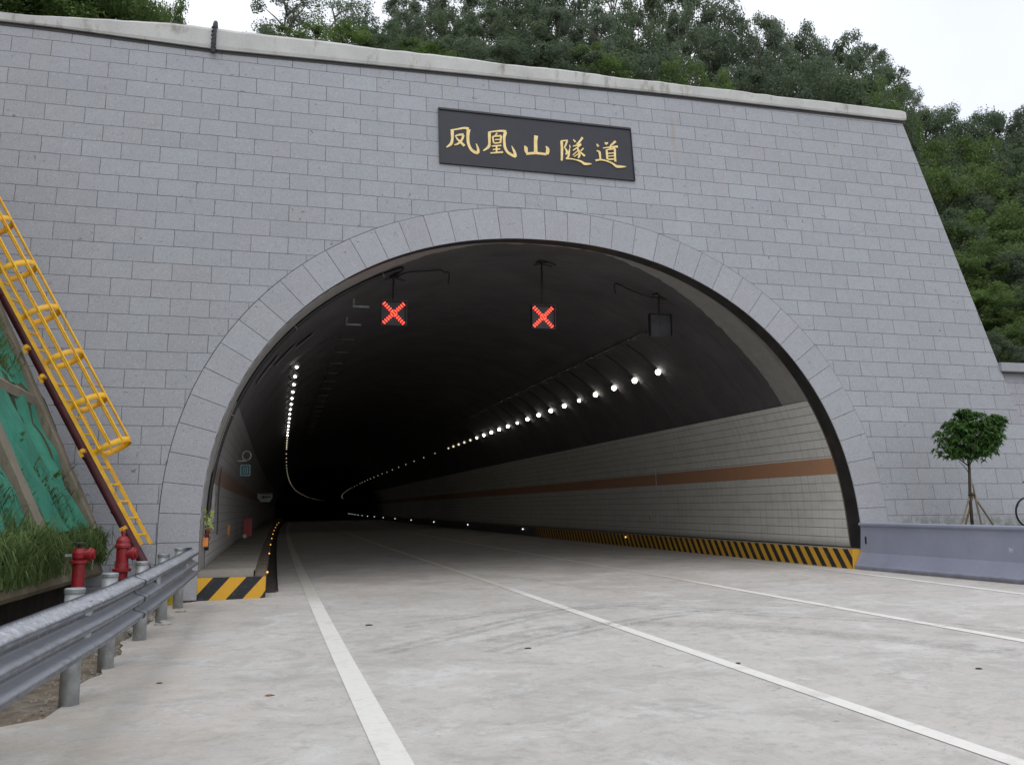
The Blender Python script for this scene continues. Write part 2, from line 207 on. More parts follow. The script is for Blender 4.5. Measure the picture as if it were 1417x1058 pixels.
TREES = [
('airy', -5.28, 38, 35.03, 1.25, 'thin airy tree, first from the left in the rear row above the coping', 'trees on the hill above the coping'),
('airy', -2.72, 39, 35.36, 1.15, 'thin airy tree, second from the left in the rear row above the coping', 'trees on the hill above the coping'),
('airy', -0.42, 41, 36.5, 1.0, 'thin airy tree, third from the left in the rear row above the coping', 'trees on the hill above the coping'),
('tall', 1.83, 40, 36.78, 0.85, 'tall grey-green tree, fourth from the left in the rear row above the coping', 'trees on the hill above the coping'),
('tall', 3.58, 38, 37.0, 1.0, 'tall grey-green tree, fifth from the left in the rear row above the coping', 'trees on the hill above the coping'),
('tall', 7.2, 41, 38.83, 1.0, 'tall grey-green tree, sixth from the left in the rear row above the coping', 'trees on the hill above the coping'),
('dense', 9.34, 39, 39.05, 1.1, 'dark dense tree, seventh from the left in the rear row above the coping', 'trees on the hill above the coping'),
('tall', 12.33, 41, 40.18, 1.1, 'tall grey-green tree, eighth from the left in the rear row above the coping', 'trees on the hill above the coping'),
('dense', 14.67, 39, 39.22, 1.05, 'dark dense tree, ninth from the left in the rear row above the coping', 'trees on the hill above the coping'),
('tall', 18.26, 41, 41.39, 1.0, 'tall grey-green tree, tenth from the left in the rear row above the coping', 'trees on the hill above the coping'),
('dense', 21.35, 42, 42.19, 0.8, 'dark dense tree, eleventh from the left in the rear row above the coping', 'trees on the hill above the coping'),
('tall', 23.66, 40, 40.86, 1.1, 'tall grey-green tree, twelfth from the left in the rear row above the coping', 'trees on the hill above the coping'),
('dense', 26.59, 41, 41.31, 1.0, 'dark dense tree, thirteenth from the left in the rear row above the coping', 'trees on the hill above the coping'),
('airy', 29.61, 42, 40.75, 0.9, 'thin airy tree, fourteenth from the left in the rear row above the coping', 'trees on the hill above the coping'),
('tall', 30.41, 40, 39.73, 0.95, 'tall grey-green tree, fifteenth from the left in the rear row above the coping', 'trees on the hill above the coping'),
('dense', 33.73, 41, 39.43, 0.85, 'dark dense tree, sixteenth from the left in the rear row above the coping', 'trees on the hill above the coping'),
('tall', 36.34, 42, 39.35, 0.85, 'tall grey-green tree, seventeenth from the left in the rear row above the coping', 'trees on the hill above the coping'),
('dense', 37.89, 40, 38.73, 1.0, 'dark dense tree, eighteenth from the left in the rear row above the coping', 'trees on the hill above the coping'),
('tall', 40.76, 41, 38.78, 0.85, 'tall grey-green tree, nineteenth from the left in the rear row above the coping', 'trees on the hill above the coping'),
('airy', 41.73, 40, 36.79, 0.85, 'thin airy tree, twentieth from the left in the rear row above the coping', 'trees on the hill above the coping'),
('airy', 43.94, 41, 35.82, 0.6, 'thin airy tree, twenty-first from the left in the rear row above the coping', 'trees on the hill above the coping'),
('dense', -0.5, 31, 29.09, 0.8, 'dark dense tree, first from the left in the middle row above the coping', 'trees on the hill above the coping'),
('tall', 1.21, 30, 29.34, 0.8, 'tall grey-green tree, second from the left in the middle row above the coping', 'trees on the hill above the coping'),
('dense', 3.26, 31, 30.42, 0.9, 'dark dense tree, third from the left in the middle row above the coping', 'trees on the hill above the coping'),
('tall', 5.17, 29, 29.78, 0.85, 'tall grey-green tree, fourth from the left in the middle row above the coping', 'trees on the hill above the coping'),
('dense', 8.08, 31, 31.57, 0.9, 'dark dense tree, fifth from the left in the middle row above the coping', 'trees on the hill above the coping'),
('tall', 10.03, 30, 31.51, 0.85, 'tall grey-green tree, sixth from the left in the middle row above the coping', 'trees on the hill above the coping'),
('tall', 12.37, 29, 30.95, 0.9, 'tall grey-green tree, seventh from the left in the middle row above the coping', 'trees on the hill above the coping'),
('dense', 15.53, 31, 32.17, 0.85, 'dark dense tree, eighth from the left in the middle row above the coping', 'trees on the hill above the coping'),
('tall', 17.74, 30, 32.01, 0.9, 'tall grey-green tree, ninth from the left in the middle row above the coping', 'trees on the hill above the coping'),
('dense', 20.72, 31, 32.42, 0.85, 'dark dense tree, tenth from the left in the middle row above the coping', 'trees on the hill above the coping'),
('tall', 22.93, 30, 31.58, 0.85, 'tall grey-green tree, eleventh from the left in the middle row above the coping', 'trees on the hill above the coping'),
('dense', 25.85, 31, 31.63, 0.85, 'dark dense tree, twelfth from the left in the middle row above the coping', 'trees on the hill above the coping'),
('tall', 27.52, 30, 30.58, 0.85, 'tall grey-green tree, thirteenth from the left in the middle row above the coping', 'trees on the hill above the coping'),
('dense', 30.67, 31, 31.25, 0.85, 'dark dense tree, fourteenth from the left in the middle row above the coping', 'trees on the hill above the coping'),
('dense', 33.24, 31, 30.65, 0.75, 'dark dense tree, fifteenth from the left in the middle row above the coping', 'trees on the hill above the coping'),
('dense', -5.68, 24, 24.38, 0.7, 'dark dense tree, first from the left in the front row above the coping', 'trees on the hill above the coping'),
('green', -4.38, 23, 24.02, 0.75, 'bright green rounded tree, second from the left in the front row above the coping', 'trees on the hill above the coping'),
('green', -2.72, 23, 24.39, 0.8, 'bright green rounded tree, third from the left in the front row above the coping', 'trees on the hill above the coping'),
('dense', -0.9, 24, 24.74, 0.8, 'dark dense tree, fourth from the left in the front row above the coping', 'trees on the hill above the coping'),
('green', 0.72, 23, 24.12, 0.8, 'bright green rounded tree, fifth from the left in the front row above the coping', 'trees on the hill above the coping'),
('dense', 2.69, 24, 25.03, 0.9, 'dark dense tree, sixth from the left in the front row above the coping', 'trees on the hill above the coping'),
('dense', 4.3, 23, 24.52, 0.9, 'dark dense tree, seventh from the left in the front row above the coping', 'trees on the hill above the coping'),
('dense', 6.45, 24, 25.26, 0.9, 'dark dense tree, eighth from the left in the front row above the coping', 'trees on the hill above the coping'),
('dense', 8.05, 23, 25.02, 0.9, 'dark dense tree, ninth from the left in the front row above the coping', 'trees on the hill above the coping'),
('green', 10.18, 23, 24.91, 0.9, 'bright green rounded tree, tenth from the left in the front row above the coping', 'trees on the hill above the coping'),
('dense', 12.81, 24, 25.7, 0.9, 'dark dense tree, eleventh from the left in the front row above the coping', 'trees on the hill above the coping'),
('green', 13.68, 22, 24.07, 0.7, 'bright green rounded tree, twelfth from the left in the front row above the coping', 'trees on the hill above the coping'),
('green', 15.7, 22, 24.09, 0.6, 'bright green rounded tree, thirteenth from the left in the front row above the coping', 'trees on the hill above the coping'),
('dense', 18.77, 24, 25.93, 0.9, 'dark dense tree, fourteenth from the left in the front row above the coping', 'trees on the hill above the coping'),
('dense', 20.34, 23, 25.21, 0.9, 'dark dense tree, fifteenth from the left in the front row above the coping', 'trees on the hill above the coping'),
('dense', 23.03, 24, 25.83, 0.9, 'dark dense tree, sixteenth from the left in the front row above the coping', 'trees on the hill above the coping'),
('dense', 24.36, 23, 25.16, 0.85, 'dark dense tree, seventeenth from the left in the front row above the coping', 'trees on the hill above the coping'),
('green', 26.39, 23, 24.56, 0.7, 'bright green rounded tree, eighteenth from the left in the front row above the coping', 'trees on the hill above the coping'),
('dense', 28.39, 24, 25.17, 0.6, 'dark dense tree, nineteenth from the left in the front row above the coping', 'trees on the hill above the coping'),
('bush', -15.16, 12, 19.0, 1.3, "bright green bushy tree, first from the left above the wall's left end", 'bushes above the left end of the wall'),
('bush', -14.31, 13, 19.52, 1.2, "bright green bushy tree, second from the left above the wall's left end", 'bushes above the left end of the wall'),
('dark', -13.59, 14, 20.13, 1.1, "dark bushy tree, third from the left above the wall's left end", 'bushes above the left end of the wall'),
('bush', -12.36, 13, 19.44, 1.0, "bright green bushy tree, fourth from the left above the wall's left end", 'bushes above the left end of the wall'),
('bush', -11.36, 13, 19.34, 0.9, "bright green bushy tree, fifth from the left above the wall's left end", 'bushes above the left end of the wall'),
('dark', -11.0, 15, 20.41, 0.8, "dark bushy tree, sixth from the left above the wall's left end", 'bushes above the left end of the wall'),
('bush', -10.1, 13, 19.0, 0.6, "bright green bushy tree, seventh from the left above the wall's left end", 'bushes above the left end of the wall'),
('bush', -9.68, 14, 19.25, 0.45, "bright green bushy tree, eighth from the left above the wall's left end", 'bushes above the left end of the wall'),
('dark', -9.35, 15, 19.53, 0.32, "dark bushy tree, ninth from the left above the wall's left end", 'bushes above the left end of the wall'),
('dense', 37.51, 32.69, 29.24, 0.9, 'dark dense tree, first from left in the skyline tier of the right-hand slope', 'bushes and trees on the right-hand slope'),
('airy', 39.19, 32.83, 30.04, 0.9, 'thin airy tree, second from left in the skyline tier of the right-hand slope', 'bushes and trees on the right-hand slope'),
('dense', 40.45, 32.34, 28.62, 0.9, 'dark dense tree, third from left in the skyline tier of the right-hand slope', 'bushes and trees on the right-hand slope'),
('dense', 42.93, 32.84, 29.38, 1.0, 'dark dense tree, fourth from left in the skyline tier of the right-hand slope', 'bushes and trees on the right-hand slope'),
('dark', 45.51, 33.48, 30.39, 1.0, 'dark bushy tree, fifth from left in the skyline tier of the right-hand slope', 'bushes and trees on the right-hand slope'),
('dense', 46.66, 32.56, 29.77, 1.0, 'dark dense tree, sixth from left in the skyline tier of the right-hand slope', 'bushes and trees on the right-hand slope'),
('airy', 49.23, 32.78, 30.6, 1.0, 'thin airy tree, seventh from left in the skyline tier of the right-hand slope', 'bushes and trees on the right-hand slope'),
('dense', 52.76, 33.52, 31.33, 1.0, 'dark dense tree, eighth from left in the skyline tier of the right-hand slope', 'bushes and trees on the right-hand slope'),
('bush', 30.87, 25.54, 23.69, 0.8, 'bright green bushy tree, first from left in the second tier of the right-hand slope', 'bushes and trees on the right-hand slope'),
('dark', 33.34, 26.53, 23.9, 0.9, 'dark bushy tree, second from left in the second tier of the right-hand slope', 'bushes and trees on the right-hand slope'),
('bush', 35.39, 26.48, 23.62, 1.0, 'bright green bushy tree, third from left in the second tier of the right-hand slope', 'bushes and trees on the right-hand slope'),
('dark', 36.85, 25.46, 23.58, 1.0, 'dark bushy tree, fourth from left in the second tier of the right-hand slope', 'bushes and trees on the right-hand slope'),
('bush', 39.82, 26.2, 24.42, 1.0, 'bright green bushy tree, fifth from left in the second tier of the right-hand slope', 'bushes and trees on the right-hand slope'),
('dark', 42.99, 26.74, 25.21, 1.0, 'dark bushy tree, sixth from left in the second tier of the right-hand slope', 'bushes and trees on the right-hand slope'),
('bush', 26.18, 19.34, 18.66, 0.8, 'bright green bushy tree, first from left in the third tier of the right-hand slope', 'bushes and trees on the right-hand slope'),
('dark', 28.11, 19.74, 18.41, 0.9, 'dark bushy tree, second from left in the third tier of the right-hand slope', 'bushes and trees on the right-hand slope'),
('bush', 30.22, 20.01, 19.09, 0.9, 'bright green bushy tree, third from left in the third tier of the right-hand slope', 'bushes and trees on the right-hand slope'),
('dark', 31.77, 19.6, 18.68, 1.0, 'dark bushy tree, fourth from left in the third tier of the right-hand slope', 'bushes and trees on the right-hand slope'),
('bush', 33.69, 19.34, 19.36, 1.0, 'bright green bushy tree, fifth from left in the third tier of the right-hand slope', 'bushes and trees on the right-hand slope'),
('dark', 23.32, 15.54, 15.07, 0.75, 'dark bushy tree, first from left in the fourth tier of the right-hand slope', 'bushes and trees on the right-hand slope'),
('bush', 24.87, 15.65, 14.72, 0.8, 'bright green bushy tree, second from left in the fourth tier of the right-hand slope', 'bushes and trees on the right-hand slope'),
('bush', 26.31, 15.33, 15.42, 0.9, 'bright green bushy tree, third from left in the fourth tier of the right-hand slope', 'bushes and trees on the right-hand slope'),
('bush', 28.13, 15.56, 15.11, 0.9, 'bright green bushy tree, fourth from left in the fourth tier of the right-hand slope', 'bushes and trees on the right-hand slope'),
('dark', 28.81, 14.51, 15.17, 0.9, 'dark bushy tree, fifth from left in the fourth tier of the right-hand slope', 'bushes and trees on the right-hand slope'),
('bush', 20.05, 11.16, 11.58, 0.6, 'bright green bushy tree, first from left in the fifth tier of the right-hand slope', 'bushes and trees on the right-hand slope'),
('bush', 20.98, 10.92, 11.72, 0.75, 'bright green bushy tree, second from left in the fifth tier of the right-hand slope', 'bushes and trees on the right-hand slope'),
('dark', 22.21, 10.69, 11.45, 0.8, 'dark bushy tree, third from left in the fifth tier of the right-hand slope', 'bushes and trees on the right-hand slope'),
('dark', 23.34, 10.33, 11.72, 0.8, 'dark bushy tree, fourth from left in the fifth tier of the right-hand slope', 'bushes and trees on the right-hand slope'),
('bush', 17.69, 7.7, 8.77, 0.5, 'bright green bushy tree, first from left in the sixth tier of the right-hand slope', 'bushes and trees on the right-hand slope'),
('bush', 18.47, 7.53, 9.16, 0.6, 'bright green bushy tree, second from left in the sixth tier of the right-hand slope', 'bushes and trees on the right-hand slope'),
('dark', 19.47, 7.45, 8.94, 0.65, 'dark bushy tree, third from left in the sixth tier of the right-hand slope', 'bushes and trees on the right-hand slope'),
('bush', 20.1, 6.93, 9.11, 0.7, 'bright green bushy tree, fourth from left in the sixth tier of the right-hand slope', 'bushes and trees on the right-hand slope'),
('dark', 14.84, 4.01, 6.75, 0.35, 'dark bushy tree, first from left in the lowest tier of the right-hand slope', 'bushes and trees on the right-hand slope'),
('bush', 16.61, 5.16, 7.2, 0.4, 'bright green bushy tree, second from left in the lowest tier of the right-hand slope', 'bushes and trees on the right-hand slope'),
('dark', 16.94, 4.71, 7.24, 0.45, 'dark bushy tree, third from left in the lowest tier of the right-hand slope', 'bushes and trees on the right-hand slope'),
('bush', 17.01, 3.99, 7.1, 0.5, 'bright green bushy tree, fourth from left in the lowest tier of the right-hand slope', 'bushes and trees on the right-hand slope')]

U = .36; BAT = .134009; K = 1.00894
def wy(z): return BAT*(z-1.53)                       # facade plane
def off(y): return 0 if y < 0 else .0072*y + 1.3333e-4*y*y + 6.713e-9*y**3
def rz(x, y):                                        # road surface
    return .01736*(x-off(y)+5.783) + (.01005*(y+17.632) if y < 0 else .1772+.0049*y)
AC = 0.0; Z0 = 1.422
def arch(n=60, dn=-1.45, inset=0, a=6.93, h=6.174):
    """section points (x, z) from left foot over the crown to right foot, evenly spaced; inset along normal (negative = outward)"""
    raw = [(-a, dn*t/6) for t in range(6, 0, -1)]
    for i in range(401):
        t = math.pi*(1-i/400); c, s_ = math.cos(t), math.sin(t)
        raw.append((a*math.copysign(abs(c)**(2/2.15), c), h*abs(s_)**(2/2.15)))
    raw += [(a, dn*t/6) for t in range(1, 7)]
    L = [0]
    for p, q in zip(raw, raw[1:]): L.append(L[-1]+math.hypot(q[0]-p[0], q[1]-p[1]))
    out = []
    for i in range(n+1):
        d = L[-1]*i/n; k = 0
        while k < len(L)-2 and L[k+1] < d: k += 1
        t = (d-L[k])/(L[k+1]-L[k]+1e-9); p, q = raw[k], raw[k+1]
        tx, tz = q[0]-p[0], q[1]-p[1]; m = math.hypot(tx, tz) or 1
        x = p[0]+(q[0]-p[0])*t; z = p[1]+(q[1]-p[1])*t
        if p[0] == q[0] or abs(z) < 1e-4 or z < 0: nx, nz = (-1 if x > 0 else 1), 0
        else:
            gx = abs(x/a)**1.15/a*(1 if x > 0 else -1); gz = abs(z/h)**1.15/h; g_ = math.hypot(gx, gz); nx, nz = -gx/g_, -gz/g_
        out.append((x+nx*inset, z+nz*inset+Z0, d, nx, nz))
    return out
# ------------------------------------------------------------------ materials
def granite(name, bricks=True, base=(.350,.370,.402)):
    n = N(name, .75); uv = n.co('UV'); ob = n.co('World')
    wob = n.mapv(uv)
    sp = n.noise(ob, 24, 4, .9); big = n.noise(ob, .5, 4); md = n.noise(ob, 5, 5, .6)
    d = tuple(x*.92 for x in base); l_ = tuple(x*1.09 for x in base)
    if bricks:
        dn = n.nd('ShaderNodeTexNoise'); dn.inputs['Scale'].default_value = 3.5; dn.inputs['Detail'].default_value = 3; n.l(uv, dn.inputs['Vector'])
        s1 = n.nd('ShaderNodeVectorMath', operation='SUBTRACT'); n.l(dn.outputs['Color'], s1.inputs[0]); s1.inputs[1].default_value = (.5,.5,.5)
        s2 = n.nd('ShaderNodeVectorMath', operation='SCALE'); n.l(s1.outputs[0], s2.inputs[0]); s2.inputs['Scale'].default_value = .022
        s3 = n.nd('ShaderNodeVectorMath', operation='ADD'); n.l(uv, s3.inputs[0]); n.l(s2.outputs[0], s3.inputs[1])
        b = n.nd('ShaderNodeTexBrick'); b.inputs['Scale'].default_value = 1; b.inputs['Brick Width'].default_value = .7243; b.inputs['Row Height'].default_value = .36
        b.inputs['Mortar Size'].default_value = .0072; b.inputs['Mortar Smooth'].default_value = .25; b.inputs['Bias'].default_value = 0
        b.inputs['Color1'].default_value = (0,0,0,1); b.inputs['Color2'].default_value = (1,1,1,1); b.inputs['Mortar'].default_value = (.5,.5,.5,1)
        n.l(s3.outputs[0], b.inputs['Vector'])
        rnd = b.outputs['Color']; mor = b.outputs['Fac']
        sx = n.sep(s3.outputs[0])
    else:
        g = n.nd('ShaderNodeNewGeometry'); rnd = g.outputs['Random Per Island']; mor = None
    hue = n.mix(rnd, d, l_)
    w1 = n.nd('ShaderNodeTexWhiteNoise'); w1.noise_dimensions = '1D'; n.l(rnd, w1.inputs['W'])
    hue = n.mix(n.math('MULTIPLY', w1.outputs['Value'], .75), hue, (base[0]*1.035, base[1]*.985, base[2]*1.0))
    hue = n.mix(n.rng(big, .35, .7, 0, .28), hue, (.31,.305,.30))
    hue = n.mix(n.rng(md, .3, .75, 0, .25), hue, (.25,.255,.28))
    hue = n.mix(n.rng(sp, .53, .72, 0, .75), hue, (.17,.18,.20))
    hue = n.mix(n.rng(n.noise(ob, 30, 4, .9), .56, .70, 0, .75), hue, (.60,.62,.67))
    # rust and lime runs below the name board, chips
    st = n.noise(n.mapv(ob, (5, 5, .22)), 1, 4, .7); sx2 = n.sep(ob)
    m = n.math('MULTIPLY', n.rng(st, .6, .74, 0, .5), n.rng(sx2[2], 7, 11, .25, 1)); hue = n.mix(m, hue, (.36,.32,.25))
    rx_ = n.math('ADD', sx2[0], n.math('MULTIPLY', n.math('SUBTRACT', n.noise(n.mapv(ob, (1,1,1)), 1.6, 3), .5), .12))
    run = n.math('MULTIPLY', n.rng(n.math('ABSOLUTE', n.math('SUBTRACT', rx_, 3.34)), .075, .02), n.math('MULTIPLY', n.rng(sx2[2], 9.3, 10.6), n.rng(sx2[2], 11.0, 10.9)))
    hue = n.mix(n.math('MULTIPLY', run, .45), hue, (.30,.255,.19))
    if bricks and name == 'granite_blocks':
        bx_ = n.math('MULTIPLY', n.math('LESS_THAN', n.math('ABSOLUTE', n.math('SUBTRACT', sx2[0], 6.46)), .34), n.math('LESS_THAN', n.math('ABSOLUTE', n.math('SUBTRACT', sx2[2], 8.47)), .165)); hue = n.mix(n.math('MULTIPLY', bx_, .0), hue, (.6,.62,.64))
    ch = n.math('MULTIPLY', n.rng(n.noise(ob, 9, 3, .6, .6), .675, .70), n.rng(n.noise(ob, .9, 2), .42, .55)); hue = n.mix(n.math('MULTIPLY', ch, .75), hue, (.13,.13,.14))
    hue = n.mix(n.math('MULTIPLY', n.math('MULTIPLY', n.rng(sx2[2], 1.62, 1.3), n.rng(sx2[0], 7.6, 8.2)), n.rng(n.noise(ob, 6, 4), .4, .6, 0, .6)), hue, (.10,.12,.06))
    if mor is not None:
        mm = n.math('MULTIPLY', mor, n.rng(n.noise(ob, 2.3, 4), .3, .6, .55, .95)); hue = n.mix(mm, hue, (.10,.10,.105))
        n.bump(n.math('SUBTRACT', 1, mor), .6, .012)
    n.col(hue); n.bump(n.noise(ob, 30, 6, .7), .18, .02); n.bump(n.noise(ob, 1.5, 3, .6), .12, .08)
    return n.m
M_gran = granite('granite_blocks'); M_vous = granite('granite_arch_stones', False, (.358,.372,.402))
def m_road():
    n = N('road_concrete', .85); p = n.co('World'); s = n.sep(p)
    a = n.noise(p, .45, 8, .68, .6); b = n.noise(p, 1.5, 9, .74, .8); c = n.noise(p, 6, 8, .78); e = n.noise(p, 28, 5, .8)
    v = n.mix(n.rng(a, .36, .64), (.48,.46,.43), (.61,.59,.56))
    v = n.mix(n.rng(n.noise(p, .28, 4, .6), .45, .62, 0, .5), v, (.53,.485,.44))
    v = n.mix(n.rng(b, .49, .63, 0, .62), v, (.39,.375,.35))
    v = n.mix(n.rng(n.noise(n.mapv(p, loc=(7,3,0)), 1.1, 9, .72, .7), .53, .66, 0, .65), v, (.68,.675,.665))
    v = n.mix(n.rng(c, .50, .66, 0, .55), v, (.34,.33,.315))
    v = n.mix(n.rng(n.noise(p, 13, 6, .8), .56, .68, 0, .45), v, (.68,.67,.65))
    v = n.mix(n.math('MULTIPLY', n.rng(n.noise(p, 34, 3, .6), .66, .70, 0, .8), n.rng(n.noise(p, 1.7, 4, .7), .5, .6)), v, (.12,.115,.11))
    v = n.mix(n.rng(n.noise(n.mapv(p, (1,2.4,1), loc=(3,9,0)), 2.4, 8, .75, 1.0), .60, .68, 0, .5), v, (.27,.265,.26))
    v = n.mix(n.rng(n.noise(p, 3.6, 5, .6, .5), .69, .74, 0, .6), v, (.22,.21,.20))
    v = n.mix(n.math('MULTIPLY', n.rng(s[1], -5, 1.5), n.rng(n.noise(p, 1.2, 5), .42, .62, 0, .35)), v, (.34,.27,.22))
    v = n.mix(n.math('MULTIPLY', n.rng(s[0], -5.5, -7), n.rng(n.noise(p, 1.6, 6, .7), .42, .58, 0, .5)), v, (.52,.44,.36))
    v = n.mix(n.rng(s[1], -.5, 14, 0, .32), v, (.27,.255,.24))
    v = n.mix(n.rng(e, .55, .75, 0, .35), v, (.22,.215,.21))
    cr = n.math('MULTIPLY', n.rng(n.vor(n.mapv(n.mapv(p, (1,.6,1)), loc=(.3,.2,0)), .32, 'DISTANCE_TO_EDGE'), .006, .002), n.rng(n.noise(p, .7, 3), .5, .6, 0, .0)); v = n.mix(cr, v, (.15,.145,.14))
    n.col(v); n.bump(n.noise(p, 55, 5, .8), .25, .01); n.bump(n.noise(p, 4, 5, .7), .12, .02); return n.m
M_road = m_road()
def m_line():
    n = N('road_paint', .6); p = n.co('World'); s = n.sep(p)
    v = n.mix(n.rng(n.noise(p, 14, 6, .7), .5, .75, 0, .5), (.83,.81,.77), (.60,.57,.53))
    v = n.mix(n.rng(n.noise(p, 2.2, 5, .7), .55, .72, 0, .5), v, (.52,.48,.44))
    v = n.mix(n.rng(n.math('ADD', s[1], n.math('MULTIPLY', n.noise(p, 3, 2), 1.2)), -1.4, .2, 0, .55), v, (.40,.37,.31))
    cr = n.math('MULTIPLY', n.rng(n.noise(n.mapv(p, (.6, 6, 1)), 1.6, 3, .6), .665, .68, 0, .6), n.rng(n.noise(p, 9, 3), .45, .5)); v = n.mix(cr, v, (.33,.31,.29))
    n.col(v); n.bump(n.noise(p, 60, 4), .15, .005); return n.m
M_line = m_line()
def m_conc(name, base, dark, sc=2, y0=None):
    n = N(name, .88); p = n.co('World')
    v = n.mix(n.rng(n.noise(p, sc, 7, .65), .3, .7), tuple(x*.85 for x in base), tuple(x*1.12 for x in base))
    v = n.mix(n.rng(n.noise(n.mapv(p, (1,1,.35)), sc*2.2, 6, .7), .56, .7, 0, .75), v, dark)
    v = n.mix(n.rng(n.noise(p, 22, 5, .8), .55, .8, 0, .35), v, dark)
    n.col(v); n.bump(n.noise(p, 25, 6, .7), .35, .02); return n.m
M_cop = m_conc('coping_concrete', (.53,.53,.515), (.22,.19,.155), 1.3)
M_slab = m_conc('weathered_concrete', (.30,.28,.24), (.13,.12,.10), 1.4)
M_rib = m_conc('mossy_concrete', (.19,.165,.125), (.07,.08,.04), 2.2)
M_lowwall = granite('granite_low_wall', True, (.36,.365,.40))
def m_lining():
    n = N('sooty_lining', .85); p = n.co('World'); s = n.sep(p); uv = n.co('UV')
    v = n.mix(n.rng(n.noise(p, .8, 6, .65), .3, .7), (.075,.069,.073), (.12,.112,.117))
    v = n.mix(n.rng(n.noise(n.mapv(p, (.5, 4, .5)), 1.5, 5), .5, .75, 0, .4), v, (.045,.042,.046))
    v = n.mix(n.rng(n.noise(p, 2.5, 7, .7), .66, .74, 0, .5), v, (.18,.175,.175))
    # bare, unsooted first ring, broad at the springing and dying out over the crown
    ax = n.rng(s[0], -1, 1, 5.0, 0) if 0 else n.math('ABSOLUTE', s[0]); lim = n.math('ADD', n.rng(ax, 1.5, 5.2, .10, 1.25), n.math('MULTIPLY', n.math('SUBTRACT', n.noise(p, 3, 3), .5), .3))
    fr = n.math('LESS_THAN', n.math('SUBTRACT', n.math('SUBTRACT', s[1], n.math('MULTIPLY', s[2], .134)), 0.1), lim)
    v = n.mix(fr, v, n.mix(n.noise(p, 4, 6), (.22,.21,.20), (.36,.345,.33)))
    n.col(v); n.bump(n.noise(p, 6, 6, .7), .3, .03); n.bump(n.rng(n.math('FRACT', n.math('MULTIPLY', s[1], .125)), 0, .01), .5, .03); return n.m
M_lin = m_lining()
def m_tile(name, soot=None):
    n = N(name, .5); uv = n.co('UV'); s = n.sep(uv); p = n.co('World')
    wob_ = n.math('MULTIPLY', n.math('SUBTRACT', n.noise(uv, 1.2, 3), .5), .012)
    fh = n.math('ABSOLUTE', n.math('SUBTRACT', n.math('FRACT', n.math('ADD', n.math('DIVIDE', s[1], .2063), n.math('MULTIPLY', wob_, 4))), .5)); fv = n.math('ABSOLUTE', n.math('SUBTRACT', n.math('FRACT', n.math('ADD', n.math('DIVIDE', s[0], .30), wob_)), .5))
    jh = n.math('MULTIPLY', n.rng(fh, .462, .478), n.rng(n.noise(uv, .9, 3), .3, .5, .6, 1)); jv = n.math('MULTIPLY', n.rng(fv, .478, .488), n.rng(n.noise(n.mapv(uv, loc=(5,5,0)), .8, 4), .40, .62, .12, .75))
    jt = n.math('MAXIMUM', jh, jv)
    v = n.mix(n.noise(uv, 2.6, 5, .6), (.70,.69,.65), (.78,.77,.725)); v = n.mix(jt, v, (.13,.11,.09))
    br = n.mix(n.noise(n.mapv(uv, (3, 22, 1)), 2, 4), (.46,.23,.125), (.60,.32,.18))
    k = n.math('MULTIPLY', n.math('GREATER_THAN', s[1], 1.65), n.math('LESS_THAN', s[1], 2.02)); v = n.mix(k, v, br)
    v = n.mix(n.rng(n.noise(n.mapv(p, (1,1,2)), 1.2, 6, .7), .45, .75, 0, .28), v, (.30,.285,.26))
    v = n.mix(n.rng(n.noise(n.mapv(p, (4, 4, .3)), 1.5, 4), .6, .8, 0, .35), v, (.2,.19,.17))
    v = n.mix(n.rng(s[1], .15, 0, 0, .6), v, (.16,.13,.10))
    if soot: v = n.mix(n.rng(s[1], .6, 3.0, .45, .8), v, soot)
    n.col(v); n.bump(n.math('SUBTRACT', 1, jt), .5, .01); n.bump(n.noise(uv, 1.8, 2), .12, .06); return n.m
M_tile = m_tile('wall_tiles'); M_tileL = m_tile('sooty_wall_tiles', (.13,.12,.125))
def m_stripe(name, slope, per, lim=None, flip=1):
    n = N(name, .6); uv = n.co('UV'); s = n.sep(uv); p = n.co('World')
    a = n.math('FRACT', n.math('DIVIDE', n.math('ADD', s[0], n.math('MULTIPLY', s[1], slope)), per))
    k = n.math('LESS_THAN', a, .5)
    v = n.mix(k, (.74,.40,.03), (.018,.02,.025))
    v = n.mix(n.rng(n.noise(p, 9, 6, .75), .55, .75, 0, .5), v, (.26,.22,.17))
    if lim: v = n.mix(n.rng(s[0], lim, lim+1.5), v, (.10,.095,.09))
    n.col(v); n.bump(n.noise(p, 30, 4), .2, .01); return n.m
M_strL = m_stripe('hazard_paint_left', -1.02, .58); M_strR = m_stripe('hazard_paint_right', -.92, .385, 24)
M_black = simple('black_bitumen_and_shade', (.022,.020,.020), .55, var=.5, scale=3, dirt=(.06,.04,.03))
M_cable = simple('black_cable_and_shade', (.012,.012,.013), .45, bump=0)
M_dirt = simple('soil', (.20,.165,.125), .95, var=.35, scale=5, bump=.6, dirt=(.30,.285,.26))
M_dark = simple('shade_dark_soil', (.022,.018,.014), .95, var=.5, scale=3, bump=.6)  # near-black ditch soil; the recess shade is put into the colour
M_hill = simple('hillside_soil', (.035,.045,.02), .95, var=.5, scale=1.5, bump=.8)

